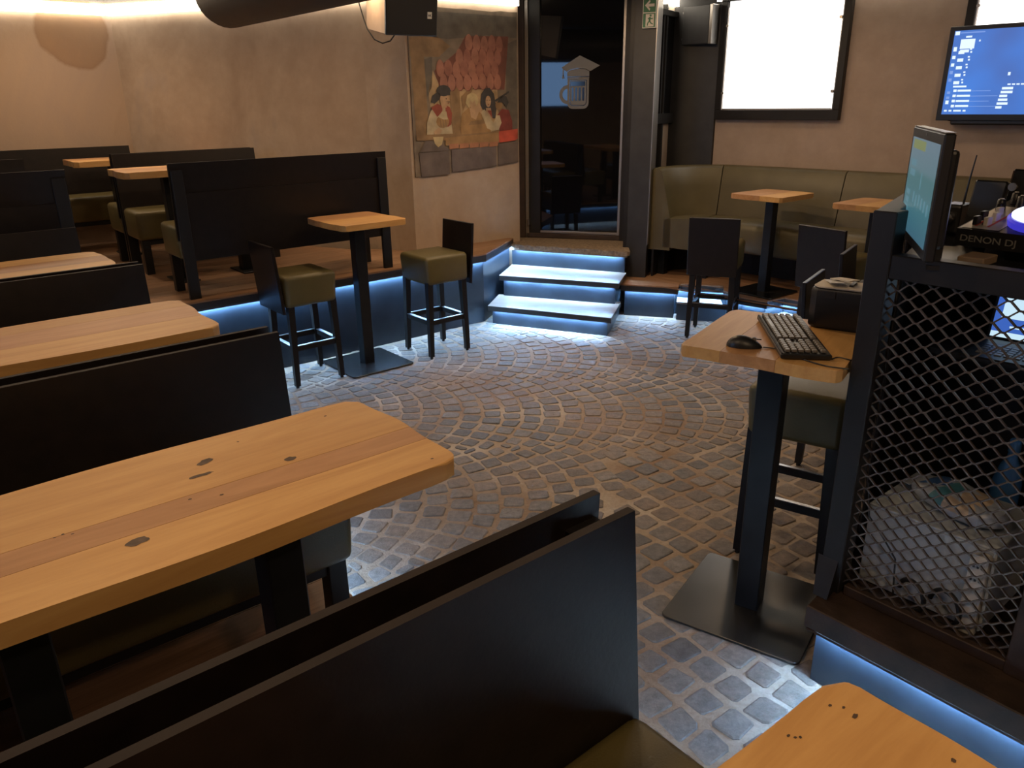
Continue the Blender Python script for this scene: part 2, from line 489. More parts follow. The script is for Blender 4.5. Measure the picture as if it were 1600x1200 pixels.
def skirt(p, q, z, parent, mat, h=0.011):
    """thin front strip below a lip that hides the led strip from the room"""
    p = Vector(p[:2]); q = Vector(q[:2]); e = (q - p).normalized(); nn = Vector((-e.y, e.x)) * 0.008
    bm = B(); prism(bm, [p, q, q + nn, p + nn], z - h, z - 0.0005)
    return obj('lip_skirt', bm, mat, parent)
# ------------------------------------------------------------------ platforms with planks, fascia and LED strips
def platform(name, label, pts, z, plank_axis, pw, led_edges, fascia_edges, lip=0.06, inset=0.035, offset=0.0):
    """pts CCW xy; planks run along plank_axis"""
    root = bpy.data.objects.new(name, None); COL.objects.link(root); root.empty_display_size = 0.1
    root['kind'] = 'structure'; root['label'] = label
    bm = B(); prism(bm, inset_poly(pts, inset + 0.02), 0.0, z - lip)
    obj('platform_base', bm, M_lip, root)
    bm = B(); prism(bm, pts, z - lip, z - 0.012)
    obj('platform_lip', bm, M_lip, root)
    a = Vector(plank_axis[:2]).normalized(); nrm = Vector((-a.y, a.x))
    P2 = [Vector(p[:2]) for p in pts]
    lo = min(nrm.dot(p) for p in P2); hi = max(nrm.dot(p) for p in P2)
    k = math.floor((lo - offset) / pw); ang = atan2(a.y, a.x)
    while offset + k * pw < hi:
        c0 = offset + k * pw; c1 = c0 + pw - 0.003
        q = clip_half(clip_half(P2, nrm, c0, False), nrm, c1, True) if True else None
        k += 1
        if len(q) < 3: continue
        org = q[0]
        loc = [((p - org).dot(a), (p - org).dot(nrm)) for p in q]
        bm = B()
        try: prism(bm, loc, -0.012, 0.0)
        except ValueError: bm.free(); continue
        obj('plank', bm, M_plank, root, Vector((org.x, org.y, z)), ang)
    ins = inset_poly(pts, inset)
    n = len(pts)
    for i in fascia_edges:
        p = ins[i]; q = ins[(i + 1) % n]
        e = (q - p); L = e.length; e.normalize(); nn = Vector((-e.y, e.x))
        bm = B(); prism(bm, [(p.x, p.y), (q.x, q.y), (q.x + nn.x * 0.018, q.y + nn.y * 0.018), (p.x + nn.x * 0.018, p.y + nn.y * 0.018)], 0.0, z - lip - 0.002)
        obj('fascia_panel', bm, M_fascia, root)
    for i in led_edges:
        p = ins[i]; q = ins[(i + 1) % n]
        e = (q - p); L = e.length; e.normalize(); nn = Vector((-e.y, e.x))
        m = (p + q) / 2 - nn * 0.015
        skirt(pts[i], pts[(i + 1) % n], z - lip, root, M_lip)
        bm = B(); box(bm, (0, 0, 0), (L - 0.02, 0.012, 0.006))
        obj('led_strip', bm, M_led, root, Vector((m.x, m.y, z - lip - 0.006)), atan2(e.y, e.x))
    return root
NEAR = [W(-2.3, -3.0), W(0.97, -3.0), W(0.97, 5.33), W(-2.3, 5.33)]
platform('near_platform', 'low plank platform carrying the near benches', NEAR, Z_NEAR, U2, 0.17, [1], [1])
UP = [W(-2.3, 5.30), W(4.11, 5.335), W(4.80, 5.79), W(4.75, 5.95), W(3.8, 6.0), W(3.35, 6.35), W(2.35, 8.55), W(-2.3, 8.55)]
platform('upper_platform', 'raised plank platform with blue-lit dark fascia', UP, Z_UP, U2, 0.17, [0, 1], [0, 1], offset=5.3)
RP = [Vector(p) for p in [(1.006, 6.883), (1.498, 6.723), (1.541, 6.874), (1.909, 6.746), (1.864, 6.576), (1.937, 6.337), (2.117, 6.172), (2.30, 6.292),
      (2.445, 6.13), (2.62, 5.90), (2.86, 5.45), (3.4, 4.7), (4.6, 3.6), (5.3, 4.9), (2.2, 7.8), (1.62, 8.0), (1.2, 7.6)]]
platform('sofa_platform', 'low plank platform under the olive corner sofa', RP, Z_RIGHT, (WD.x, WD.y), 0.15, [0, 1, 2, 3, 4, 5, 6, 7, 8, 9, 10], [0, 1, 2, 3, 4, 5, 6, 7, 8, 9, 10], lip=0.055, inset=0.035)
# small step blocks inside the notches of the sofa platform
t = thing('notch_step', 'small steel step set into notch of sofa platform, nearest the entrance', 'step')
bm = B(); prism(bm, [(1.49, 6.71), (1.86, 6.59), (1.89, 6.76), (1.53, 6.885)], 0, 0.15); obj('step_block', bm, M_fascia, t)
bm = B(); prism(bm, [(1.487, 6.70), (1.862, 6.575), (1.895, 6.76), (1.53, 6.885)], 0.151, 0.168); obj('step_tread', bm, M_chrome, t)
t = thing('notch_step', 'small wedge step in sofa platform, behind the keyboard table', 'step')
bm = B(); prism(bm, [(2.13, 6.165), (2.43, 6.12), (2.31, 6.30)], 0, 0.15); obj('step_block', bm, M_fascia, t)
bm = B(); prism(bm, [(2.125, 6.155), (2.435, 6.11), (2.31, 6.305)], 0.151, 0.168); obj('step_tread', bm, M_chrome, t)

# ------------------------------------------------------------------ entrance steps
st = bpy.data.objects.new('entrance_steps', None); COL.objects.link(st); st['kind'] = 'structure'; st['label'] = 'three lit steps climbing to the dark glass door'
def tread(pts, z, mat, th=0.036, inset=0.035, zlow=0.0, riser_h=None, jag=0.0, ledsides=(0,)):
    bm = B(); prism(bm, pts, z - th, z - 0.004)
    obj('nosing', bm, M_lip, st)
    bm = B(); prism(bm, pts, z - 0.004, z, bev=0.001)
    obj('tread', bm, mat, st)
    ins = inset_poly(pts, inset)
    bm = B(); prism(bm, ins, 0.0, z - th - 0.001)
    obj('riser', bm, M_fascia, st)
    n = len(pts)
    for i in ledsides:
        p = ins[i]; q = ins[(i + 1) % n]; e = q - p; L = e.length; e.normalize(); nn = Vector((-e.y, e.x))
        m = (p + q) / 2 - nn * 0.015
        skirt(pts[i], pts[(i + 1) % n], z - th, st, M_lip)
        bm = B(); box(bm, (0, 0, 0), (L - 0.06, 0.012, 0.006)); obj('led_strip', bm, M_led, st, Vector((m.x, m.y, z - th - 0.006)), atan2(e.y, e.x))
tread([(-0.205, 6.655), (0.833, 6.18), (0.99, 6.72), (-0.11, 7.08)], 0.17, M_tread)
tread([(-0.105, 7.01), (0.947, 6.60), (1.08, 7.05), (0.02, 7.52)], 0.365, M_tread)
# rough stone landing
rr = random.Random(3)
land = [(0.0, 7.465)]
for i in range(1, 24):
    k = i / 24; land.append((0.0 + 1.07 * k + rr.uniform(-.006, .006), 7.465 - 0.485 * k + rr.uniform(-.010, .010)))
land += [(1.07, 6.985), (1.10, 7.02), (1.15, 7.60), (0.09, 7.92)]
bm = B(); prism(bm, land, 0.525, 0.572, bev=0.006); obj('landing_slab', bm, M_stone_step, st)
bm = B(); prism(bm, [(0.02, 7.512), (1.06, 7.042), (1.15, 7.58), (0.10, 7.90)], 0, 0.524); obj('riser', bm, M_fascia, st)
e = Vector((1.03, -0.465)).normalized(); bm = B(); box(bm, (0, 0, 0), (1.05, 0.012, 0.006))
skirt((0.0, 7.472), (1.07, 6.992), 0.525, st, M_stone_step)
obj('led_strip', bm, M_led, st, Vector((0.532, 7.256, 0.517)), atan2(e.y, e.x))

# ------------------------------------------------------------------ door
def dpt(s, z, off=0.0):   # off > 0 comes into the room
    return DA + DD * s + Vector((-0.294, -0.956, 0)) * off + Vector((0, 0, z))
door = bpy.data.objects.new('door_1', None); COL.objects.link(door); door['kind'] = 'structure'; door['label'] = 'dark glass entrance door with beer mug emblem'
door.location = DA; door.rotation_euler = (0, 0, atan2(DD.y, DD.x))
# local axes: x along the door, y backwards (out of room), z up
def dbox(name, x0, x1, y0, y1, z0, z1, mat, bev=0.003):
    bm = B(); box(bm, ((x0 + x1) / 2, (y0 + y1) / 2, (z0 + z1) / 2), (x1 - x0, y1 - y0, z1 - z0), bev=bev)
    return obj(name, bm, mat, door)
ZD = 0.575
dbox('jamb', -0.01, 0.075, -0.06, 0.06, ZD, CEIL, M_brownframe)
dbox('jamb', 0.115, 0.225, -0.03, 0.06, ZD, CEIL, M_frame)
dbox('trim_strip', 0.078, 0.112, -0.045, -0.01, ZD, CEIL, M_silver)
dbox('sill', -0.01, 1.12, -0.045, 0.06, ZD, ZD + 0.045, M_brownframe)
dbox('trim_strip', 0.225, 1.01, -0.03, -0.005, ZD + 0.047, ZD + 0.07, M_silver)
dbox('trim_strip', 1.005, 1.03, -0.05, 0.0, ZD + 0.047, CEIL, M_silver)
dbox('jamb', 1.03, 1.12, -0.06, 0.06, ZD, CEIL, M_frame)
dbox('glass_pane', 0.225, 1.005, 0.0, 0.012, ZD + 0.05, CEIL, M_glass, 0)
dbox('latch', 0.10, 0.125, -0.075, -0.03, 0.70, 0.76, M_chrome)
# beer mug with graduation cap: flat etched film on the pane (door-local x, z)
bm = B(); yq = -0.0015
def F(pts, mi=0, dy=0.0):
    return poly(bm, [(x, yq - dy, z * 1.06 - 0.085) for x, z in pts], mi)
x0 = 0.5; z0 = 1.80
def rrect(x0, z0, x1, z1, r, n=6, corners=(1, 1, 1, 1)):
    out = []
    for ci, (cx, cz, a0) in enumerate([(x0 + r, z0 + r, pi), (x1 - r, z0 + r, 1.5 * pi), (x1 - r, z1 - r, 0), (x0 + r, z1 - r, 0.5 * pi)]):
        if not corners[ci]:
            out.append(((x0, z0), (x1, z0), (x1, z1), (x0, z1))[ci]); continue
        for k in range(n + 1):
            a = a0 + k * pi / 2 / n; out.append((cx + r * cos(a), cz + r * sin(a)))
    return out
# coordinates in the emblem: mug body 0.485..0.705 wide, z 1.79..2.05
F(rrect(0.485, 1.775, 0.690, 2.03, 0.05, corners=(1, 1, 0, 0)))
F(rrect(0.505, 1.80, 0.672, 2.015, 0.035, corners=(1, 1, 0, 0)), 1, 0.0006)
F(rrect(0.512, 1.806, 0.665, 2.01, 0.03, corners=(1, 1, 0, 0)), 0, 0.0012)
for k in range(4):
    xa = 0.526 + k * 0.034
    F(rrect(xa, 1.842, xa + 0.020, 1.955, 0.0095), 1, 0.0018)
F([(0.515, 1.965), (0.655, 1.965), (0.655, 2.004), (0.515, 2.004)], 1, 0.0018)
F([(0.482, 2.032), (0.692, 2.032), (0.692, 2.085), (0.66, 2.10), (0.59, 2.108), (0.52, 2.10), (0.482, 2.082)])
F([(0.482, 2.040), (0.692, 2.040), (0.692, 2.046), (0.482, 2.046)], 1, 0.0006)
F([(0.425, 2.12), (0.60, 2.215), (0.79, 2.13), (0.70, 2.085), (0.66, 2.105), (0.59, 2.113), (0.52, 2.105), (0.475, 2.085)])
F([(0.437, 2.045), (0.447, 2.045), (0.450, 2.12), (0.440, 2.125)], 0, 0.0006)
F([(0.430, 2.03), (0.456, 2.03), (0.448, 2.06), (0.438, 2.06)], 0, 0.0006)
hp = []
for k in range(13):
    a = pi / 2 + k * pi / 12
    hp.append((0.489 + 0.082 * cos(a), 1.895 + 0.08 * sin(a)))
hin = [(0.489 + 0.052 * cos(pi / 2 + k * pi / 12), 1.895 + 0.051 * sin(pi / 2 + k * pi / 12)) for k in range(13)]
for k in range(12): F([hp[k], hp[k + 1], hin[k + 1], hin[k]])
obj('emblem', bm, [M_sticker, M_sticker_dark], door)

# pillar right of the door, with exit sign
t = bpy.data.objects.new('trim_1', None); COL.objects.link(t); t['kind'] = 'structure'; t['label'] = 'dark clad pillar beside the glass door'
bm = B(); prism(bm, [(1.085, 7.205), (1.268, 7.135), (1.36, 7.40), (1.16, 7.48)], Z_RIGHT, CEIL); obj('pillar_cladding', bm, M_clad, t)
bm = B(); prism(bm, [(1.268, 7.133), (1.273, 7.131), (1.365, 7.398), (1.36, 7.40)], 0.6, CEIL); obj('edge_strip', bm, M_silver, t)
bm = B(); prism(bm, [(1.06, 7.21), (1.09, 7.20), (1.17, 7.48), (1.13, 7.50)], 0.40, CEIL); obj('edge_post', bm, M_frame, t)
cf = (Vector((1.268, 7.135, 0)) - Vector((1.085, 7.205, 0))).normalized(); cn = Vector((cf.y, -cf.x, 0))
def cpt(s, z, off): return Vector((1.085, 7.205, 0)) + cf * s + cn * off + Vector((0, 0, z))
ex = thing('exit_sign', 'green emergency exit sign with arrow and running figure, high on the pillar', 'sign', cpt(0.0, 0, 0), atan2(cf.y, cf.x))
bm = B(); box(bm, (0.135, -0.014, 2.555), (0.115, 0.022, 0.235), bev=0.002); obj('sign_body', bm, M_signwhite, ex)
bm = B(); yy = -0.0262
quad(bm, (0.083, yy, 2.445), (0.187, yy, 2.445), (0.187, yy, 2.552), (0.083, yy, 2.552))
quad(bm, (0.083, yy, 2.560), (0.187, yy, 2.560), (0.187, yy, 2.667), (0.083, yy, 2.667)); obj('green_field', bm, M_green, ex)
bm = B(); yy = -0.0268
quad(bm, (0.105, yy, 2.450), (0.175, yy, 2.450), (0.175, yy, 2.545), (0.105, yy, 2.545))
poly(bm, [(0.095, yy, 2.613), (0.135, yy, 2.655), (0.140, yy, 2.640), (0.125, yy, 2.624), (0.175, yy, 2.624), (0.175, yy, 2.602), (0.125, yy, 2.602), (0.140, yy, 2.586), (0.135, yy, 2.571)])
obj('white_symbol', bm, M_signwhite, ex)
bm = B(); yy = -0.0274
def lim(a, b, w):
    a = Vector(a); b = Vector(b); d = (b - a).normalized(); p = Vector((-d.y, d.x)) * w
    poly(bm, [(q.x, yy, q.y) for q in (a - p, b - p, b + p, a + p)])
poly(bm, [(0.146 + 0.009 * cos(k * pi / 5), yy, 2.534 + 0.009 * sin(k * pi / 5)) for k in range(10)])
lim((0.142, 2.522), (0.138, 2.490), 0.008); lim((0.138, 2.492), (0.124, 2.478), 0.005); lim((0.124, 2.478), (0.120, 2.456), 0.0045)
lim((0.139, 2.492), (0.152, 2.474), 0.005); lim((0.152, 2.474), (0.168, 2.468), 0.0045)
lim((0.142, 2.520), (0.124, 2.508), 0.004); lim((0.143, 2.518), (0.158, 2.506), 0.004); lim((0.158, 2.506), (0.166, 2.514), 0.0035)
obj('running_figure', bm, M_green, ex)

# nook window frame and dark pillar left of the lit window
wn = bpy.data.objects.new('window_3', None); COL.objects.link(wn); wn['kind'] = 'structure'; wn['label'] = 'narrow dark side window in the nook'
wn.location = NK0; wn.rotation_euler = (0, 0, atan2(NK1.y - NK0.y, NK1.x - NK0.x))
bm = B()
for c, s in [((0.30, -0.02, 1.70), (0.58, 0.05, 0.09)), ((0.30, -0.02, 2.60), (0.58, 0.05, 0.05)), ((0.03, -0.02, 2.15), (0.05, 0.05, 0.95)), ((0.20, -0.015, 2.15), (0.025, 0.03, 0.95)), ((0.56, -0.02, 2.15), (0.06, 0.05, 0.95))]:
    box(bm, c, s, bev=0.003)
obj('window_frame', bm, M_frame, wn)
bm = B(); box(bm, (0.30, -0.004, 2.15), (0.55, 0.006, 0.9)); obj('pane', bm, M_gloss, wn)
t = bpy.data.objects.new('trim_2', None); COL.objects.link(t); t['kind'] = 'structure'; t['label'] = 'broad dark pillar in the corner left of the lit window'
bm = B(); prism(bm, [onwin(-0.72, 0, 0.0), onwin(-0.72, 0, 0.12), onwin(-0.62, 0, 0.14), onwin(-0.19, 0, 0.03), onwin(-0.19, 0, 0.0)], Z_RIGHT, COVE_Z + 0.1)
obj('pillar_cladding', bm, M_clad, t)
# wall box beside the window
jb = thing('wall_box', 'small grey metal box mounted high on the pillar, left of the lit window', 'box', onwin(-0.37, 2.50, 0.09), atan2(WD.y, WD.x))
bm = B(); box(bm, (0, -0.02, 0), (0.27, 0.11, 0.32), bev=0.004); obj('box_body', bm, M_clad, jb)
bm = B(); box(bm, (0.152, -0.02, 0), (0.03, 0.115, 0.325), bev=0.003); obj('side_flange', bm, M_silver, jb)
for zz in (-0.11, 0.11):
    bm = B(); box(bm, (-0.145, -0.05, zz), (0.016, 0.012, 0.016)); obj('screw', bm, M_chrome, jb)

# ------------------------------------------------------------------ lit windows
def lit_window(name, label, s0, s1, z0, z1):
    w = bpy.data.objects.new(name, None); COL.objects.link(w); w['kind'] = 'structure'; w['label'] = label
    w.location = onwin(s0, 0, 0); w.rotation_euler = (0, 0, atan2(WD.y, WD.x))
    L = s1 - s0
    def fb(nm, x0, x1, za, zb):
        bm = B(); box(bm, ((x0 + x1) / 2, -0.03, (za + zb) / 2), (x1 - x0, 0.06, zb - za), bev=0.003); obj(nm, bm, M_frame, w)
    fb('frame_bar', 0, L, z0, z0 + 0.085); fb('frame_bar', 0, 0.06, z0 + 0.085, z1); fb('frame_bar', L - 0.06, L, z0 + 0.085, z1)
    fb('frame_bar', 0, L, z1, z1 + 0.06)
    bm = B(); box(bm, (L / 2, -0.038, (z0 + 0.09 + z1) / 2), (L - 0.15, 0.012, z1 - z0 - 0.095)); obj('frosted_pane', bm, M_win, w)
    bm = B()
    for xx in (0.064, L - 0.064): box(bm, (xx, -0.04, (z0 + z1) / 2), (0.008, 0.02, z1 - z0 - 0.1))
    box(bm, (L / 2, -0.047, z0 + 0.092), (L - 0.15, 0.016, 0.010))
    obj('pane_edge', bm, M_silver, w)
    for xx in (0.075, L - 0.075):
        for zz in (z0 + 0.23, z1 - 0.2):
            bm = B(); tube(bm, [(xx, -0.03, zz), (xx, -0.07, zz)], 0.013, 10); obj('standoff', bm, M_knob, w, smooth=True)
lit_window('window_1', 'large white backlit frosted window', -0.178, 0.985, 1.685, 2.68)
lit_window('window_2', 'second white backlit window behind the screen', 1.83, 2.9, 1.685, 2.68)

# ------------------------------------------------------------------ wall screen (blue user interface)
tv = thing('wall_screen', 'flat screen on the rose wall showing a blue interface with white tiles', 'screen', onwin(1.765, 0, 0.12), atan2(WD.y, WD.x))
M_tvblue = emit('screen_blue', (0.045, 0.16, 0.62), 1.0)
nt = M_tvblue.node_tree; b = nt.nodes['Principled BSDF']
g = ramp(nt, noise(nt, mapping(nt, coords(nt), (1.5, 1, 1.5)), 1.2, 2), [(0.3, (0.06, 0.13, 0.42)), (0.65, (0.055, 0.22, 0.74))]); nt.links.new(g, b.inputs['Emission Color'])
M_tvwhite = emit('screen_white', (0.75, 0.88, 1.0), 1.1)
M_tvdim = emit('screen_dim', (0.20, 0.34, 0.75), 1.0)
TVW, TZ0, TZ1 = 1.08, 1.69, 2.345
bm = B(); box(bm, (TVW / 2, 0.0, (TZ0 + TZ1) / 2), (TVW, 0.04, TZ1 - TZ0), bev=0.004); obj('screen_case', bm, M_plastic, tv)
bm = B(); box(bm, (TVW / 2 + 0.04, 0.01, TZ0 - 0.005), (TVW - 0.12, 0.035, 0.05), bev=0.01); obj('speaker_bar', bm, M_plastic, tv)
bm = B(); box(bm, (TVW / 2, 0.07, 2.0), (0.3, 0.1, 0.3)); obj('wall_bracket', bm, M_black, tv)
bm = B(); quad(bm, (0.035, -0.0206, TZ0 + 0.045), (TVW - 0.03, -0.0206, TZ0 + 0.045), (TVW - 0.03, -0.0206, TZ1 - 0.03), (0.035, -0.0206, TZ1 - 0.03)); obj('display', bm, M_tvblue, tv)
bm = B()
def tile(x, z, w, h, mi=0): quad(bm, (x, -0.0213, z), (x + w, -0.0213, z), (x + w, -0.0213, z + h), (x, -0.0213, z + h), mi)
tile(0.04, 2.285, 0.03, 0.025)
tile(0.075, 2.295, 0.16, 0.008, 1)
tile(0.085, 2.19, 0.095, 0.065); tile(0.115, 2.265, 0.04, 0.012); tile(0.09, 2.165, 0.06, 0.02)
for k in range(5):
    z = 2.175 - k * 0.052
    tile(0.045, z, 0.022, 0.03 if k == 0 else 0.022, 0 if k < 3 else 1)
    tile(0.082, z - 0.02, 0.040, 0.022); tile(0.155 - k * 0.006, z + 0.006, 0.014, 0.01); tile(0.160 - k * 0.006, z - 0.014, 0.012, 0.012)
tile(0.205, 2.235, 0.010, 0.012); tile(0.43, 2.0, 0.016, 0.022)
tile(0.085, 1.925, 0.09, 0.012)
for k in range(4):
    z = 1.895 - k * 0.036
    tile(0.092, z - 0.002, 0.022, 0.018); tile(0.12, z, 0.09, 0.014); tile(0.21, z + 0.002, (0.13, 0.18, 0.13, 0.18)[k], 0.004, 1)
for k in range(6): tile(0.41 - 0.004 * k, 1.905 - k * 0.026, (0.07, 0.075, 0.05, 0.06, 0.07, 0.04)[k], 0.017)
for k in range(5): tile(0.44 + 0.028 * k, 1.935, 0.02, 0.010)
for k in range(3): tile(0.05, 1.88 - k * 0.036, 0.022, 0.026 if k == 2 else 0.018, 0 if k == 2 else 1)
for k in range(5): tile(0.05 + k * 0.032, 1.755, 0.02 if k != 2 else 0.05, 0.012)
obj('screen_content', bm, [M_tvwhite, M_tvdim], tv)['kind'] = 'stuff'

# wide screen on the far side wall, seen only mirrored in the dark glass door
ms = thing('side_wall_screen', 'wide pale blue screen on the side wall, mirrored in the dark glass door', 'screen', W(-2.36, 3.35, 2.2), ROT_U)
bm = B(); box(bm, (0, -0.02, 0), (1.72, 0.05, 0.9), bev=0.005); obj('screen_case', bm, M_plastic, ms)
M_msc = emit('pale_screen', (0.30, 0.55, 1.0), 4.5)
bm = B(); quad(bm, (-0.84, 0.0066, -0.43), (0.84, 0.0066, -0.43), (0.84, 0.0066, 0.43), (-0.84, 0.0066, 0.43)); obj('display', bm, M_msc, ms)

# ------------------------------------------------------------------ mural (flat painting on the wall)
mu_len = (M1 - M0).length; mu_ang = atan2(M1.y - M0.y, M1.x - M0.x)
mu = thing('painted_mural', 'old folk mural of figures under a red tiled roof, left of the door', 'mural', M0, mu_ang)
MUC = [(0.20, 0.155, 0.11), (0.25, 0.155, 0.075), (0.13, 0.11, 0.085), (0.30, 0.125, 0.085), (0.17, 0.065, 0.045), (0.40, 0.28, 0.15), (0.055, 0.05, 0.048), (0.46, 0.30, 0.17),
       (0.27, 0.065, 0.04), (0.46, 0.37, 0.23), (0.50, 0.085, 0.05), (0.135, 0.105, 0.09), (0.32, 0.19, 0.08), (0.38, 0.17, 0.09), (0.20, 0.045, 0.035), (0.48, 0.37, 0.19), (0.02, 0.016, 0.014), (0.34, 0.15, 0.10)]
MUM = []
for i, cc in enumerate(MUC):
    MUM.append(simple('mural_paint_%d' % i, cc, 0.75, var=0.28, vscale=9, bump=0.15, bscale=25))
def mxy(x, y):
    """mural drawing units (0..175 across, 0..270 down) -> wall-local x, z"""
    k = x / 173.0
    zt = 2.665 - 0.11 * k; 
    return (0.02 + k * (mu_len - 0.03), 2.625 - (y - 20) / 250.0 * 1.36)
LAY = [0]
def MP(bm, pts, mi, lay):
    poly(bm, [(mxy(x, y)[0], -0.014 - 0.0007 * lay, mxy(x, y)[1]) for x, y in pts], mi)
def ME(bm, cx, cy, rx, ry, mi, lay, n=12, a0=0, a1=2 * pi):
    MP(bm, [(cx + rx * cos(a0 + (a1 - a0) * k / n), cy + ry * sin(a0 + (a1 - a0) * k / n)) for k in range(n + (0 if a1 - a0 > 6.2 else 1))], mi, lay)
bm = B()
x0, zb = mxy(1, 268); x1, zt = mxy(172, 22)
outl = []
rj = random.Random(11)
for k in range(13): outl.append((mxy(1 + k * 171 / 12, 0)[0], mxy(0, 22 + rj.uniform(-1.5, 1.5))[1]))
for k in range(13): outl.append((mxy(172 - k * 171 / 12, 0)[0], mxy(0, 256 + k * 1.2 + rj.uniform(-1.5, 1.5))[1]))
fr = [bm.verts.new((x, -0.013, z)) for x, z in outl]; bk = [bm.verts.new((x, -0.001, z)) for x, z in outl]
bm.faces.new(fr); bm.faces.new(list(reversed(bk)))
for i in range(len(fr)): bm.faces.new((fr[i], fr[(i + 1) % len(fr)], bk[(i + 1) % len(fr)], bk[i]))
obj('plaster_ground', bm, MUM[0], mu)
bm = B()
MP(bm, [(3, 28), (170, 28), (170, 60), (120, 58), (60, 66), (3, 62)], 2, 1)
MP(bm, [(2, 66), (40, 60), (62, 76), (44, 92), (2, 92)], 1, 1)
MP(bm, [(3, 92), (22, 92), (24, 208), (5, 208)], 1, 1)
MP(bm, [(22, 96), (34, 92), (32, 135), (24, 150)], 2, 2)
MP(bm, [(26, 140), (34, 112), (42, 130), (40, 160), (28, 165)], 5, 2)
MP(bm, [(152, 70), (170, 62), (170, 205), (150, 205)], 2, 1)
obj('painted_timber', bm, MUM, mu)
bm = B()
MP(bm, [(36, 112), (72, 84), (86, 60), (156, 58), (152, 100), (148, 140), (44, 138)], 4, 2)
for row, (y, xa, xb) in enumerate([(56, 88, 150), (76, 66, 148), (95, 42, 146), (114, 40, 145)]):
    x = xa + (row % 2) * 6.3 - 3; kk = 0
    while x + 12 <= xb + 4:
        h = 27 + rj.uniform(-1.5, 1.5); w_ = 13.4 + rj.uniform(-0.8, 0.8); dy_ = rj.uniform(-1.5, 1.5)
        ov = [(x + 5.8 + w_ / 2 * cos(a_) * (1 if sin(a_) > -0.2 else 0.93), y + dy_ + h * (0.55 + 0.45 * sin(a_)) if sin(a_) > 0 else y + dy_ + h * (0.55 + 0.5 * sin(a_))) for a_ in [2 * pi * q_ / 14 for q_ in range(14)]]
        MP(bm, [(px + 0.9, py + 1.0) for px, py in ov], 4, 3 + 2 * row)
        MP(bm, [(x + 5.8 + (px - x - 5.8) * 0.93, py) for px, py in ov], 3 if rj.random() < 0.6 else 17, 4 + 2 * row)
        x += 12.4; kk += 1
obj('painted_roof_tiles', bm, MUM, mu)
bm = B()
MP(bm, [(40, 138), (136, 138), (138, 208), (28, 208)], 5, 1)
MP(bm, [(58, 136), (73, 136), (75, 208), (60, 208)], 1, 8); MP(bm, [(76, 150), (90, 136), (96, 136), (78, 172)], 1, 8)
# man with hat
MP(bm, [(20, 206), (21, 188), (27, 172), (34, 163), (56, 166), (60, 206)], 9, 12)
MP(bm, [(28, 166), (38, 160), (46, 164), (45, 172), (37, 180), (32, 172)], 8, 13); MP(bm, [(50, 162), (57, 166), (60, 176), (58, 192), (52, 196), (50, 178)], 8, 13)
MP(bm, [(42, 156), (52, 158), (52, 166), (45, 168)], 7, 14); ME(bm, 49, 154, 7, 9.5, 7, 15); MP(bm, [(54, 152), (58.5, 156.5), (55, 158)], 7, 15)
MP(bm, [(28, 158), (31, 148), (38, 143), (44, 147), (41, 154), (34, 160)], 6, 16); ME(bm, 48, 141, 11, 8.5, 6, 16); MP(bm, [(36, 142), (58, 143), (58, 148), (46, 148)], 6, 17)
ME(bm, 51.5, 153, 1.0, 0.8, 16, 18); MP(bm, [(52, 159.5), (56, 159), (55, 160.3)], 8, 18); MP(bm, [(50, 157.2), (57, 157.2), (56, 158.4)], 16, 18)
ME(bm, 45, 187, 10, 10, 12, 15); MP(bm, [(38, 180), (44, 172), (51, 172), (53, 184), (46, 184)], 9, 16)
for k_ in range(3): MP(bm, [(40 + 4 * k_, 184), (42 + 4 * k_, 184), (43 + 4 * k_, 196), (41.5 + 4 * k_, 196)], 1, 17)
MP(bm, [(30, 202), (38, 196), (43, 200), (40, 206), (31, 206)], 7, 18)
# fair-haired figure
MP(bm, [(72, 200), (76, 176), (88, 166), (106, 168), (112, 200)], 12, 12); ME(bm, 94, 158, 8, 10, 7, 13)
MP(bm, [(82, 160), (85, 148), (92, 144), (100, 147), (103, 156), (99, 166), (97, 156), (93, 160), (90, 156), (88, 168)], 15, 14)
MP(bm, [(88, 168), (98, 164), (104, 172), (98, 186), (90, 182)], 7, 15); MP(bm, [(84, 196), (90, 188), (110, 186), (116, 194)], 1, 14)
MP(bm, [(72, 195), (120, 192), (122, 206), (74, 208)], 12, 15)
# dark-haired figure
MP(bm, [(106, 166), (108, 146), (114, 138), (122, 137), (129, 146), (133, 168), (131, 184), (123, 184), (120, 172), (112, 172)], 6, 13); MP(bm, [(115, 168), (123, 168), (126, 186), (116, 186)], 7, 14)
ME(bm, 119, 158, 4.6, 9, 7, 15); ME(bm, 117, 156, 0.8, 0.7, 16, 16); ME(bm, 121.4, 156, 0.8, 0.7, 16, 16); MP(bm, [(117.5, 162), (121, 162), (119.2, 164)], 8, 16)
MP(bm, [(106, 174), (112, 170), (120, 180), (127, 192), (124, 204), (116, 200)], 9, 17); MP(bm, [(127, 192), (132, 180), (138, 180), (141, 192), (136, 203), (122, 206)], 9, 16); MP(bm, [(117, 172), (124, 172), (125, 184)], 8, 16)
MP(bm, [(98, 166), (104, 160), (108, 168), (107, 178)], 7, 17)
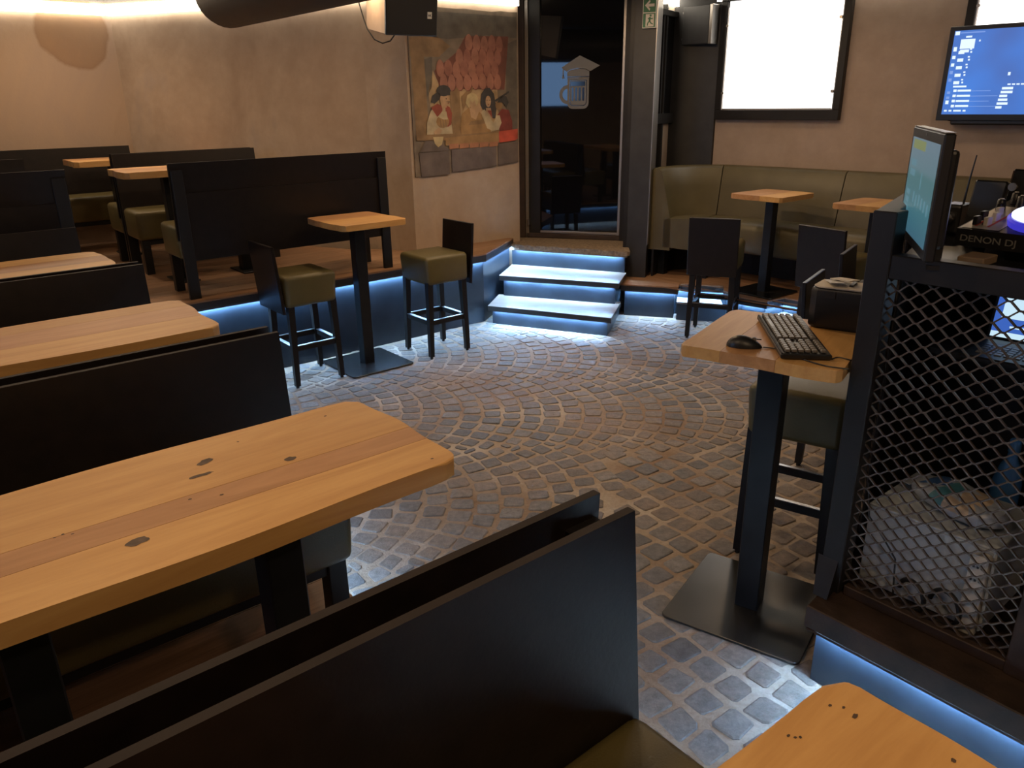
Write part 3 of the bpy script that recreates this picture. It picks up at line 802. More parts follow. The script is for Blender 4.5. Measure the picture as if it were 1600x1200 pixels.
# figure in red at the right
MP(bm, [(134, 180), (142, 170), (154, 172), (160, 190), (160, 206), (138, 206)], 14, 13); ME(bm, 137, 164, 6, 8, 1, 14); MP(bm, [(134, 160), (140, 150), (150, 150), (154, 160), (150, 168), (144, 160)], 6, 15); MP(bm, [(130, 156), (154, 142), (155, 144.5), (132, 159)], 6, 15)
obj('painted_figures', bm, MUM, mu)
bm = B()
MP(bm, [(4, 206), (136, 206), (136, 216), (30, 216), (4, 214)], 1, 14); MP(bm, [(48, 212), (136, 208), (136, 224), (48, 224)], 12, 15)
MP(bm, [(8, 232), (18, 214), (36, 214), (54, 232)], 11, 14); MP(bm, [(29, 210), (45, 210), (42, 222), (36, 226), (31, 220)], 15, 16)
for k in range(5): MP(bm, [(53.5 + k * 16.4, 222), (68.5 + k * 16.4, 221.6), (68.5 + k * 16.4, 229), (53.5 + k * 16.4, 230)], 13, 16)
MP(bm, [(136, 206), (169, 203), (169, 219), (164, 222), (136, 224)], 10, 17)
obj('painted_ledge', bm, MUM, mu)
for bl in ([(7, 233), (53, 232), (53, 269), (9, 270)], [(57, 231), (131, 229), (131, 262), (57, 266)], [(135, 226), (170, 224), (170, 257), (135, 261)]):
    bm = B()
    q = [mxy(x, y) for x, y in bl]
    fr = [bm.verts.new((x, -0.022, z)) for x, z in q]; bk = [bm.verts.new((x, -0.012, z)) for x, z in q]
    bm.faces.new(fr)
    for i in range(4): bm.faces.new((fr[i], fr[(i + 1) % 4], bk[(i + 1) % 4], bk[i]))
    obj('stone_block', bm, MUM[11], mu)

# ------------------------------------------------------------------ loudspeaker, duct
spk = thing('loudspeaker', 'black loudspeaker with pale cabinet sides, hung high on the wall near the mural', 'speaker', Vector((-0.69, 6.05, 2.33)), radians(30))
rx = Matrix.Rotation(radians(10), 3, 'X')
def sbox(c, s_, bev=0.0):
    bm = B(); box(bm, c, s_, bev=bev)
    for v in bm.verts: v.co = rx @ v.co
    return bm
obj('cabinet', sbox((0, 0.19, 0.275), (0.39, 0.36, 0.55), 0.004), M_cream, spk)
obj('front_grille', sbox((0.0, -0.004, 0.275), (0.396, 0.03, 0.556), 0.006), M_plastic, spk)
obj('badge', sbox((0.135, -0.0205, 0.135), (0.034, 0.003, 0.044)), M_signwhite, spk)
mt = Matrix.Translation(rx @ Vector((0.1225, -0.0225, 0.127))) @ rx.to_4x4() @ Matrix.Rotation(pi / 2, 4, 'X')
text_mesh('badge_lettering', 'HK', 0.021, M_plastic, spk, mt, xs=0.85, depth=0.0003, bold=0.0006)
bm = B(); tube(bm, [rx @ Vector(p) for p in [(-0.10, 0.05, 0.0), (-0.12, 0.09, -0.05), (-0.15, 0.16, -0.075), (-0.18, 0.25, -0.06), (-0.20, 0.34, 0.0), (-0.21, 0.38, 0.06), (-0.25, 0.40, 0.2)]], 0.005, 6); obj('speaker_cable', bm, M_plastic, spk, smooth=True)
obj('bracket', sbox((-0.05, 0.47, 0.33), (0.08, 0.22, 0.06)), M_black, spk)
bm = B(); tube(bm, [W(2.12, 5.48, 2.555), W(2.12, 5.44, 2.555), W(2.12, 2.0, 2.555)], [0.195, 0.205, 0.205], 32)
tag(obj('ventilation_duct', bm, simple('duct_black', (0.03, 0.024, 0.02), 0.55, metal=0.3, var=0.2), smooth=True), 'fat black round duct running under the ceiling at top left', 'duct')

# ------------------------------------------------------------------ benches
def make_bench(label, group, L=1.63):
    t = thing('bench', label, 'bench', (0, 0, 0), 0, group)
    H = 0.905
    # local: x along, y = 0 rear plane of the back at its foot, seat towards +y
    bm = B()
    y0t, y0b = -0.012, 0.018
    pts = [(y0b, 0.40), (y0b + 0.026, 0.40), (y0t + 0.017, H), (y0t, H)]
    for sx in (-1, 1):
        pass
    a = [bm.verts.new((-L / 2, y, z)) for y, z in pts]; c = [bm.verts.new((L / 2, y, z)) for y, z in pts]
    bm.faces.new(a); bm.faces.new(list(reversed(c)))
    for i in range(4): 
        f = bm.faces.new((a[i], c[i], c[(i + 1) % 4], a[(i + 1) % 4]))
        if i == 2: f.material_index = 1
    obj('back_panel', bm, [M_dark, M_edge], t)
    bm = B(); box(bm, (0, -0.003, 0.485), (L - 0.16, 0.016, 0.45)); obj('rear_board', bm, M_dark, t)
    for sx in (-1, 1):
        bm = B(); box(bm, (sx * (L / 2 - 0.045), -0.012, 0.43), (0.075, 0.03, 0.86), bev=0.003); obj('leg', bm, M_black, t)
        bm = B(); box(bm, (sx * (L / 2 - 0.05), 0.33, 0.14), (0.06, 0.06, 0.28), bev=0.003); obj('leg', bm, M_black, t)
    bm = B(); box(bm, (0, 0.02, 0.285), (L - 0.12, 0.03, 0.05)); box(bm, (0, 0.33, 0.255), (L - 0.14, 0.035, 0.05)); obj('seat_rail', bm, M_black, t)
    bm = B(); box(bm, (0, 0.215, 0.382), (L, 0.375, 0.225), bev=0.03, seg=3)
    for v in bm.verts:   # soft crown and a slightly undercut front
        if v.co.z > 0.45: v.co.z += 0.012 * max(0, 1 - (abs(v.co.x) / (L / 2)) ** 6) * (1 - ((v.co.y - 0.215) / 0.2) ** 2)
        if v.co.z < 0.32 and v.co.y > 0.3: v.co.y -= 0.018
    obj('seat_cushion', bm, M_olive, t, smooth=True, angle=60)
    return t
bench0 = None
def bench(uc, n, rz, z, label, group):
    global bench0
    if bench0 is None:
        bench0 = make_bench(label, group); bench0.location = W(uc, n, z); bench0.rotation_euler = (0, 0, rz); return bench0
    return dup(bench0, W(uc, n, z), rz, label, group)
UC = 0.085
G1 = 'benches on the near platform'
G2 = 'benches on the raised platform'
bench(UC, 0.772, ROT_S, Z_NEAR, 'foreground dark bench with olive seat corner, its broad back filling the bottom of the photo', G1)
bench(UC, 0.862, ROT_N, Z_NEAR, 'foreground bench under the near side of the big knotty table, only its top edge showing', G1)
bench(UC, 2.238, ROT_S, Z_NEAR, 'dark bench behind the big knotty table, olive seat corner showing below the tabletop', G1)
bench(UC, 2.325, ROT_N, Z_NEAR, 'bench back to back behind the knotty table, facing the second table', G1)
bench(UC, 3.69, ROT_S, Z_NEAR, 'dark bench behind the second table from the camera', G1)
bench(UC, 3.775, ROT_N, Z_NEAR, 'bench facing the third table, back to back with the bench of the second table', G1)
bench(UC + 0.03, 5.16, ROT_S, Z_NEAR, 'greyish bench back behind the third table, against the platform edge', G1)
bench(2.39, 5.42, ROT_N, Z_UP, 'dark bench on the raised platform with its full rear frame facing the bar table', G2)
bs = make_bench('raised platform bench in the middle row, olive seat facing the room', G2, 1.15); bs.location = W(2.16, 6.84, Z_UP); bs.rotation_euler = (0, 0, ROT_S)
dup(bs, W(2.16, 6.93, Z_UP), ROT_N, 'raised platform bench in the middle row, olive seat end facing the corner wall', G2)
bench(1.28, 8.32, ROT_S, Z_UP, 'bench along the stained back wall, ending at the room corner', G2)
bench(-0.36, 8.32, ROT_S, Z_UP, 'bench along the stained back wall, at the left edge of the photo', G2)
bench(0.165, 5.44, ROT_N, Z_UP, 'tall dark bench back at far left, on the raised platform behind the third table', G2)
bench(0.165, 6.84, ROT_S, Z_UP, 'bench at far left in the middle row of the raised platform, thin lit top edge', G2)

# ------------------------------------------------------------------ dining tables with live edges
def top_boards(root, L, Wd, z, seed, splits, th=0.045, r=0.045, wav=0.010):
    rg = random.Random(seed)
    ph = [rg.uniform(0, 6.28) for _ in range(6)]
    def side(x, s):   # wavy long edge
        return s * Wd / 2 + wav * (0.6 * sin(x * 4.1 + ph[0] + s) + 0.4 * sin(x * 9.3 + ph[1] + 2 * s))
    def end(y, s):
        a = abs(y) - (Wd / 2 - r)
        cut = r - sqrt(max(0.0, r * r - a * a)) if a > 0 else 0.0
        return s * (L / 2 - cut + 0.006 * sin(y * 11 + ph[2] + s) + 0.003 * sin(y * 27 + ph[3]))
    ys = [-Wd / 2] + splits + [Wd / 2]
    for i in range(len(ys) - 1):
        ya, yb = ys[i] + (0.0006 if i else 0), ys[i + 1] - (0.0006 if i < len(ys) - 2 else 0)
        first, last = i == 0, i == len(ys) - 2
        m = 10
        yl = [ya + (yb - ya) * k / m for k in range(m + 1)]
        pts = []
        K = 26
        def cl(y): return max(-Wd / 2 + 0.001, min(Wd / 2 - 0.001, y))
        xr0 = end(cl(ya), 1); xl0 = end(cl(ya), -1); xr1 = end(cl(yb), 1); xl1 = end(cl(yb), -1)
        for k in range(K):                     # lower edge, left to right
            x = xl0 + (xr0 - xl0) * k / K; pts.append((x, side(x, -1) if first else ya))
        for y in yl[:-1]: pts.append((end(cl(y), 1), y if not (first and y == yl[0]) else side(xr0, -1)))
        for k in range(K):
            x = xr1 + (xl1 - xr1) * k / K; pts.append((x, side(x, 1) if last else yb))
        for y in reversed(yl[1:]): pts.append((end(cl(y), -1), y if not (last and y == yl[-1]) else side(xl1, 1)))
        q = []
        for p in pts:
            if not q or (Vector(p) - Vector(q[-1])).length > 1e-4: q.append(p)
        bm = B(); prism(bm, q, z - th, z)
        hi = [e for e in bm.edges if all(abs(v.co.z - z) < 1e-6 for v in e.verts)]
        if first or last:
            ed = [e for e in bm.edges if abs(e.verts[0].co.z - e.verts[1].co.z) < 1e-6 and all((v.co.y < ya + 0.003 + wav * 2 if first else False) or (v.co.y > yb - 0.003 - wav * 2 if last else False) for v in e.verts)]
            bmesh.ops.bevel(bm, geom=ed, offset=0.006, segments=2, affect='EDGES', profile=0.5)
        obj('board', bm, M_oak2 if i % 2 else M_oak, root)
GT = 'long oak tables between the benches'
def dining(uc, n, z, L, Wd, seed, splits, label, rz=TH, legs=(-0.25, 0.25), group=GT, zt=0.83, bz=None):
    t = thing('dining_table', label, 'table', W(uc, n, z), rz, group)
    top_boards(t, L, Wd, zt, seed, splits)
    for x in legs:
        bm = B(); box(bm, (x, 0, (zt - 0.05) / 2 + 0.006), (0.085, 0.085, zt - 0.06), bev=0.004); obj('leg', bm, M_steel, t)
        bm = B(); box(bm, (x, 0, 0.006), (0.16, 0.30, 0.012), bev=0.002); obj('base_plate', bm, M_steel, t)
    bm = B(); box(bm, (0, 0, zt - 0.052), (L * 0.7, 0.10, 0.012)); obj('top_rail', bm, M_steel, t)
    return t
tA = dining(0.29, 1.50, Z_NEAR, 1.20, 0.485, 2, [-0.10, -0.015], 'big oak table in the foreground with three wide boards and dark knots')
dining(0.29, 2.965, Z_NEAR, 1.20, 0.52, 5, [-0.06, 0.13], 'second oak table from the camera, in front of the fascia light')
dining(0.31, 4.44, Z_NEAR, 1.20, 0.50, 9, [-0.10, 0.08], 'third oak table from the camera, before the greyish bench back')
tD = dining(0.27, 0.135, Z_NEAR, 1.20, 0.50, 14, [-0.12, 0.03], 'orange oak table corner at the bottom edge beside the blue-lit cage base')
dining(2.02, 6.13, Z_UP, 1.20, 0.50, 21, [-0.08, 0.10], 'oak table end between the rear-framed bench and the middle row', zt=0.83)
dining(2.02, 7.62, Z_UP, 1.20, 0.50, 25, [0.02], 'farthest oak table end, in front of the back wall bench', zt=0.83)

M_knot = simple('wood_knot', (0.075, 0.045, 0.028), 0.6, var=0.5, vscale=60)
def knot(t, u, n, rx_, ry_, a=0.0, zt=0.83):
    o = t.location; d = Vector((u * U2.x + n * N2.x - o.x, u * U2.y + n * N2.y - o.y)); x, y = d.dot(U2), d.dot(N2)
    kr = random.Random(int(u * 9000 + n * 700)); bm = B(); m = 14; pts = []
    for k in range(m):
        b_ = 2 * pi * k / m; r_ = kr.uniform(0.75, 1.15)
        px, py = rx_ * r_ * cos(b_), ry_ * r_ * sin(b_)
        pts.append((x + px * cos(a) - py * sin(a), y + px * sin(a) + py * cos(a), zt + 0.0005))
    poly(bm, pts); obj('knot', bm, M_knot, t)
KNOTS_A = [(0.24, 1.367, 0.022, 0.013), (0.448, 1.618, 0.020, 0.012, 0.5), (0.421, 1.559, 0.028, 0.007), (0.598, 1.507, 0.016, 0.011), (0.421, 1.443, 0.005, 0.003),
           (0.366, 1.466, 0.004, 0.003), (0.545, 1.676, 0.003, 0.003), (0.142, 1.485, 0.003, 0.003), (0.156, 1.475, 0.003, 0.002), (0.128, 1.482, 0.003, 0.002), (0.772, 1.683, 0.004, 0.003), (0.836, 1.30, 0.004, 0.003)]
KNOTS_D = [(0.812, 0.350, 0.003, 0.002), (0.822, 0.337, 0.003, 0.002), (0.819, 0.320, 0.005, 0.0035), (0.726, 0.357, 0.003, 0.002), (0.730, 0.350, 0.0025, 0.002), (0.735, 0.346, 0.0025, 0.002), (0.84, 0.21, 0.004, 0.003)]
for args in KNOTS_A: knot(tA, *args)
for args in KNOTS_D: knot(tD, *args)

# ------------------------------------------------------------------ bar tables
GB = 'small oak bar tables on square steel poles'
def bar_table(loc, rz, tx, ty, h, base, label, seed, pole=0.085, rz_base=0.0, splits=None, th=0.04, boff=(0, 0), group=GB):
    t = thing('bar_table', label, 'table', loc, rz, group)
    top_boards(t, tx, ty, h, seed, splits if splits is not None else [0.03], th=th, r=0.03, wav=0.008)
    bm = B(); box(bm, (boff[0], boff[1], (h - th) / 2 + 0.006), (pole, pole, h - th - 0.012), bev=0.003); obj('pole', bm, M_steel, t)
    bm = B(); box(bm, (0, 0, 0.007), (base, base, 0.014), bev=0.02, seg=3)
    bm.free(); bm = B()
    k = []
    rr_ = 0.025
    for cx, cy, a0 in ((base / 2 - rr_, base / 2 - rr_, 0), (-base / 2 + rr_, base / 2 - rr_, pi / 2), (-base / 2 + rr_, -base / 2 + rr_, pi), (base / 2 - rr_, -base / 2 + rr_, 1.5 * pi)):
        for q in range(5): k.append((boff[0] + cx + rr_ * cos(a0 + q * pi / 8), boff[1] + cy + rr_ * sin(a0 + q * pi / 8)))
    prism(bm, k, 0.002, 0.014, bev=0.002); obj('base_plate', bm, M_plate, t)
    bm = B(); box(bm, (boff[0], boff[1], h - th - 0.006), (tx * 0.55, 0.22, 0.01)); obj('mounting_plate', bm, M_black, t)
    return t
bar_table(W(2.70, 5.03), TH, 0.52, 0.56, 1.10, 0.52, 'square oak bar table between two olive stools before the blue-lit platform', 31)
P0 = W(2.257, 1.04); EA = radians(55.6); E2 = Vector((cos(EA), sin(EA), 0)); G2v = Vector((-sin(EA), cos(EA), 0))
def EG(e, g, z=0.0): return Vector((P0.x, P0.y, 0)) + E2 * e + G2v * g + Vector((0, 0, z))
# keyboard table: local x along E, y along G
kt = bar_table(EG(0.175, 0.30), EA, 0.55, 0.53, 1.10, 0.52, 'oak bar table holding keyboard and mouse, beside the mesh booth', 35, boff=(-0.02, 0.005), splits=[-0.06, 0.12], pole=0.088)
bar_table(Vector((2.185, 6.50, Z_RIGHT)), radians(38), 0.50, 0.48, 0.835, 0.42, 'small oak table in front of the sofa seam, standing on the platform corner', 41, pole=0.075, splits=[-0.04])
bar_table(Vector((2.745, 5.79, Z_RIGHT)), radians(38), 0.50, 0.48, 0.835, 0.30, 'small oak table half hidden behind the booth post', 43, pole=0.075, splits=[0.05], boff=(0.10, 0.06))

# ------------------------------------------------------------------ bar stools
GS = 'olive bar stools with dark backs'
def make_stool(label):
    t = thing('bar_stool', label, 'stool', (0, 0, 0), 0, GS)
    bm = B(); box(bm, (0, 0.01, 0.685), (0.385, 0.385, 0.215), bev=0.03, seg=3)
    for v in bm.verts:
        if v.co.z > 0.75: v.co.z += 0.010 * (1 - (v.co.x / 0.2) ** 2) * (1 - (v.co.y / 0.2) ** 2)
        if v.co.z < 0.62 and v.co.y > 0.15: v.co.y -= 0.012
    obj('seat_cushion', bm, M_olive, t, smooth=True, angle=60)
    bm = B(); prism(bm, [(-0.195, 0), (0.195, 0), (0.195, 0.46), (-0.195, 0.46)], -0.011, 0.011, bev=0.003)
    m = Matrix.Translation((0, -0.205, 0.545)) @ Matrix.Rotation(radians(4), 4, 'X') @ Matrix.Rotation(pi / 2, 4, 'X')
    for v in bm.verts: v.co = m @ v.co
    obj('backrest', bm, [M_dark], t)
    for sx in (-1, 1):
        for sy in (-1, 1):
            bm = B(); bar(bm, (sx * 0.155, sy * 0.155 + 0.01, 0.60), (sx * 0.168, sy * 0.172 + 0.01, 0.018), 0.046, taper=0.74); l = obj('leg', bm, M_black, t)
            bm = B(); tube(bm, [(sx * 0.168, sy * 0.172 + 0.01, 0.02), (sx * 0.168, sy * 0.172 + 0.01, 0.0)], 0.012, 8); obj('glide', bm, M_plastic, l)
    for c, s in [((0, 0.175, 0.285), (0.30, 0.022, 0.035)), ((0, -0.155, 0.285), (0.30, 0.022, 0.035)), ((0.162, 0.01, 0.285), (0.022, 0.31, 0.035)), ((-0.162, 0.01, 0.285), (0.022, 0.31, 0.035))]:
        bm = B(); box(bm, c, s); r_ = obj('footrest', bm, M_black, t)
        bm = B(); box(bm, (c[0], c[1], c[2] + 0.0195), (s[0] - 0.004, s[1] + 0.006, 0.004)); obj('metal_cap', bm, M_chrome, r_)
    return t
stool0 = make_stool('olive bar stool left of the square bar table, its dark back to the left')
stool0.location = W(2.215, 5.04); stool0.rotation_euler = (0, 0, ROT_U)
dup(stool0, Vector((-0.587, 5.924, 0)), ROT_D, 'olive bar stool right of the square bar table, standing near the lit steps', GS)
dup(stool0, Vector((1.685, 6.225, 0)), radians(-24), 'bar stool seen from behind at the notched step, nearest the entrance', GS)
dup(stool0, Vector((2.42, 5.61, 0)), radians(-57.7), 'bar stool seen from behind, just right of the sofa table pole', GS)
dup(stool0, Vector((1.775, 3.80, 0)), radians(-124.4), 'bar stool with thin lit back edge, directly behind the black printer', GS)
dup(stool0, Vector((2.255, 4.52, 0)), radians(-124.4), 'bar stool with edge-on back, next to the booth post below the half hidden table', GS)
dup(stool0, EG(0.67, 0.285), EA, 'bar stool under the keyboard table, seat seen behind the steel pole', GS)

# ------------------------------------------------------------------ corner sofa
sofa = thing('corner_sofa', 'long olive leather corner sofa along the window wall', 'sofa')
SP = [(1.33, 7.20), (1.42, 7.36), (1.60, 7.485), (1.82, 7.52), (2.03, 7.465), (2.30, 7.23), (2.58, 6.95), (2.86, 6.66), (3.02, 6.507), (3.20, 6.335), (3.70, 5.858), (4.3, 5.286)]
def sofa_profile_strip(bm, idx, prof, gap=0.004):
    pts = [Vector(SP[i]) for i in idx]
    nrm = []
    full = [Vector(p) for p in SP]
    for i in idx:
        a = full[max(0, i - 1)]; c = full[min(len(full) - 1, i + 1)]
        d = (c - a).normalized(); nrm.append(Vector((d.y, -d.x)))
    d0 = (pts[1] - pts[0]).normalized(); d1 = (pts[-1] - pts[-2]).normalized()
    pts[0] = pts[0] + d0 * gap; pts[-1] = pts[-1] - d1 * gap
    rings = []
    for p, nn in zip(pts, nrm):
        rings.append([bm.verts.new((p.x + nn.x * d, p.y + nn.y * d, z)) for d, z in prof])
    n = len(prof)
    for a, c in zip(rings, rings[1:]):
        for k in range(n): bm.faces.new((a[k], a[(k + 1) % n], c[(k + 1) % n], c[k]))
    bm.faces.new(rings[0]); bm.faces.new(list(reversed(rings[-1])))
back_prof = [(-0.05, 0.55), (-0.05, 1.24), (-0.03, 1.275), (0.0, 1.288), (0.035, 1.28), (0.06, 1.255), (0.10, 1.10), (0.15, 0.88), (0.17, 0.80), (0.17, 0.55)]
seat_prof = [(0.10, 0.58), (0.10, 0.835), (0.16, 0.845), (0.36, 0.85), (0.45, 0.842), (0.495, 0.82), (0.51, 0.78), (0.505, 0.66), (0.49, 0.60), (0.46, 0.575), (0.40, 0.565)]
for idx in ([0, 1, 2, 3, 4], [4, 5, 6, 7], [7, 8, 9, 10, 11]):
    bm = B(); sofa_profile_strip(bm, idx, back_prof); obj('backrest', bm, M_sofa, sofa, smooth=True, angle=50)
    bm = B(); sofa_profile_strip(bm, idx, seat_prof); obj('seat', bm, M_sofa, sofa, smooth=True, angle=50)
for i in (1, 4, 7, 10):
    p = Vector(SP[i]); a = Vector(SP[i - 1]); c = Vector(SP[i + 1]); d = (c - a).normalized(); nn = Vector((d.y, -d.x))
    q = p + nn * 0.43
    bm = B(); box(bm, (0, 0, 0), (0.07, 0.07, 0.30), bev=0.003); obj('leg', bm, M_steel, sofa, Vector((q.x, q.y, Z_RIGHT + 0.145)), atan2(d.y, d.x))
    q = p + nn * 0.06
    bm = B(); box(bm, (0, 0, 0), (0.07, 0.07, 0.30), bev=0.003); obj('leg', bm, M_steel, sofa, Vector((q.x, q.y, Z_RIGHT + 0.145)), atan2(d.y, d.x))
bm = B(); sofa_profile_strip(bm, list(range(12)), [(0.0, Z_RIGHT + 0.002), (0.0, 0.56), (0.02, 0.56), (0.02, Z_RIGHT + 0.002)]); obj('rear_skirt', bm, M_black, sofa)

# ------------------------------------------------------------------ mesh booth
bo = thing('mesh_booth', 'black steel booth with expanded metal sides and a blue-lit base', 'booth', W(0, 0), TH)
# booth-local axes: x = U, y = N
ALO = EA - TH
def end_line(x): return 1.04 + (x - 2.257) * math.tan(ALO)     # y of the end face at local x
YL = -0.9
# base
bm = B(); prism(bm, [(2.141, YL), (3.3, YL), (3.3, end_line(3.3) - 0.03), (2.141, end_line(2.141) - 0.01)], 0.0, 0.215); obj('base_box', bm, M_lip, bo)
bm = B(); prism(bm, [(2.128, YL), (2.14, YL), (2.14, 1.0), (2.128, 1.0)], 0.0, 0.214); obj('fascia_panel', bm, M_fascia, bo)
bm = B(); box(bm, (2.114, (YL + 1.0) / 2, 0.213), (0.012, 1.0 - YL - 0.02, 0.006)); obj('led_strip', bm, M_led, bo)
skirt((2.092, 1.02), (2.092, YL), 0.217, bo, M_rust, 0.006)
bm = B(); prism(bm, [(2.09, YL), (3.3, YL), (3.3, end_line(3.3)), (2.16, 1.03), (2.095, 1.03)], 0.217, 0.30, bev=0.004); obj('floor_beam', bm, M_rust, bo)
# gusset foot and post
bm = B()
prof = [(2.15, 0.301), (2.30, 0.301), (2.30, 0.37), (2.225, 0.37), (2.19, 0.34)]
bm.free(); bm = B()
box(bm, (2.262, 1.03, 0.935), (0.07, 0.07, 1.27), bev=0.003); obj('corner_post', bm, M_frame, bo)
bm = B()
a = [bm.verts.new(p) for p in [(2.227, 1.01, 0.302), (2.227, 1.08, 0.302), (2.165, 1.05, 0.302), (2.165, 1.0, 0.302)]]
c = [bm.verts.new(p) for p in [(2.227, 1.01, 0.42), (2.227, 1.08, 0.42)]]
bm.faces.new(a); bm.faces.new((a[0], c[0], c[1], a[1])); bm.faces.new((a[1], c[1], a[2])); bm.faces.new((a[0], a[3], c[0])); bm.faces.new((c[0], a[3], a[2], c[1]))
obj('gusset', bm, M_frame, bo)
bm = B(); box(bm, (2.262, 0.462, 0.86), (0.06, 0.06, 1.12), bev=0.003); obj('post', bm, M_rust, bo)
bm = B(); box(bm, (2.262, -0.10, 0.86), (0.06, 0.06, 1.12), bev=0.003); obj('post', bm, M_rust, bo)
rE = Matrix.Rotation(ALO, 3, 'Z')
def ebox(name, e0, e1, z0, z1, th, mat, g0=0.0):
    bm = B(); box(bm, ((e0 + e1) / 2, g0, (z0 + z1) / 2), (e1 - e0, th, z1 - z0), bev=0.003)
    for v in bm.verts: v.co = rE @ v.co + Vector((2.257, 1.04, 0))
    return obj(name, bm, mat, bo)
ebox('end_rail', 0.02, 1.5, 1.50, 1.568, 0.06, M_frame)
ebox('end_rail', 0.03, 1.5, 0.302, 0.36, 0.05, M_rust)
ebox('post', 0.78, 0.84, 0.36, 1.50, 0.05, M_frame)
ebox('end_panel', 0.30, 0.78, 0.36, 1.50, 0.012, M_black, -0.03)
ebox('end_panel', 0.84, 1.5, 0.36, 1.50, 0.012, M_black, -0.01)
bm = B(); box(bm, (2.258, 0.02, 1.415), (0.05, 1.98, 0.07), bev=0.003); obj('front_rail', bm, M_frame, bo)
bm = B(); box(bm, (2.262, 0.735, 0.318), (0.045, 0.50, 0.036), bev=0.003); obj('front_sill', bm, M_rust, bo)
# expanded metal
def expanded(p, ex, ez, w, h, dw, dh, th, name, mat):
    """diamond mesh, p origin, ex and ez unit vectors"""
    bm = B(); p = Vector(p); ex = Vector(ex); ez = Vector(ez); ny = ex.cross(ez)
    def seg(a, b, k):
        d = (b - a).normalized(); s = ny.cross(d).normalized() * th * 0.55; o = ny * th * 0.9
        vs = [bm.verts.new(a + q) for q in (-s - o, s - o, s + o, -s + o)] + [bm.verts.new(b + q) for q in (-s - o, s - o, s + o, -s + o)]
        for f in ((0, 1, 5, 4), (1, 2, 6, 5), (2, 3, 7, 6), (3, 0, 4, 7)): bm.faces.new([vs[i] for i in f])
    nz = int(h / dh); nxn = int(w / dw)
    for j in range(nz):
        for i in range(nxn + 1):
            xo = (dw / 2) if j % 2 else 0
            x = i * dw + xo; z = j * dh / 1.0
            # strand from node (x, z) up to the two nodes of the next row
            for sx in (-1, 1):
                xa, xb = x, x + sx * dw / 2
                if min(xa, xb) < -0.001 or max(xa, xb) > w + 0.001: continue
                kx = 0.16 * dw * sx
                seg(p + ex * (xa + kx * 0.5) + ez * (z + dh * 0.04), p + ex * (xb - kx * 0.5) + ez * (z + dh * 0.96), sx)
        for i in range(nxn + 1):      # knuckles
            xo = (dw / 2) if j % 2 else 0
            x = i * dw + xo
            if x > w: continue
            seg(p + ex * max(0, x - 0.10 * dw) + ez * (j * dh), p + ex * min(w, x + 0.10 * dw) + ez * (j * dh), 0)
    o = obj(name, bm, mat, bo); o['kind'] = 'stuff'
    return o
expanded((2.257, 0.492, 0.335), (0, 1, 0), (0, 0, 1), 0.52, 1.06, 0.064, 0.0215, 0.0040, 'mesh_panel', M_mesh)
expanded((2.257, -0.07, 0.335), (0, 1, 0), (0, 0, 1), 0.50, 1.06, 0.064, 0.0215, 0.0040, 'mesh_panel', M_mesh)
ev = rE @ Vector((1, 0, 0))
expanded(Vector((2.257, 1.04, 0.36)) + ev * 0.04, ev, (0, 0, 1), 0.74, 1.14, 0.040, 0.016, 0.0035, 'mesh_panel', M_mesh)
# counter
bm = B(); prism(bm, [(2.235, YL), (3.0, YL), (3.0, end_line(3.0) - 0.06), (2.30, end_line(2.30) - 0.05), (2.235, 1.0)], 1.40, 1.425, bev=0.003); obj('counter_top', bm, M_plastic, bo)
bm = B(); box(bm, (3.02, 0.135, 0.85), (0.04, 2.17, 1.1)); obj('rear_panel', bm, M_black, bo)
bm = B(); prism(bm, [(2.58, YL), (2.98, YL), (2.98, 1.08), (2.58, 0.98)], 1.085, 1.105); obj('shelf', bm, M_black, bo)

# ------------------------------------------------------------------ things in and on the booth
def BU(x, y, z): return W(x, y, z)
# dj controller
dj = thing('dj_controller', 'black and silver music controller with lit white jog wheel on the booth counter', 'controller', BU(2.46, 0.60, 1.452), TH - radians(4))
for yy in (-0.36, 0.28):
    for xx in (0.04, 0.30):
        bm = B(); lathe(bm, [(0.018, -0.024), (0.02, 0.0), (0.02, 0.008)], 12, (xx, yy, 0)); obj('foot', bm, M_plastic, dj, smooth=True)
# local: x = U (away from camera), y = N ; front face looks to -x
bm = B()
pr = [(0.0, 0.006), (0.0, 0.055), (0.34, 0.115), (0.34, 0.006)]
a = [bm.verts.new((x, -0.42, z)) for x, z in pr]; c = [bm.verts.new((x, 0.33, z)) for x, z in pr]
bm.faces.new(a); bm.faces.new(list(reversed(c)))
for i in range(4): bm.faces.new((a[i], c[i], c[(i + 1) % 4], a[(i + 1) % 4]))
obj('body', bm, M_plastic, dj)
def dz(x): return 0.055 + 0.06 * x / 0.34
bm = B()
def dq(x0, x1, y0, y1, h=0.0012, mi=0):
    vs = [(x0, y0, dz(x0) + h), (x1, y0, dz(x1) + h), (x1, y1, dz(x1) + h), (x0, y1, dz(x0) + h)]
    poly(bm, vs, mi)
dq(0.01, 0.24, 0.22, 0.325); obj('silver_panel', bm, M_silvergrey, dj)
for i, (x, y) in enumerate([(0.05, 0.27), (0.05, 0.30), (0.10, 0.27), (0.10, 0.305), (0.15, 0.285), (0.19, 0.30)]):
    bm = B(); box(bm, (x, y, dz(x) + 0.012), (0.03, 0.013, 0.026), bev=0.002); obj('fader_cap', bm, M_plastic if i % 2 else M_signwhite, dj)
bm = B(); dq(0.03, 0.17, 0.255, 0.262, 0.002); dq(0.03, 0.17, 0.29, 0.297, 0.002); obj('fader_slot', bm, M_red, dj)
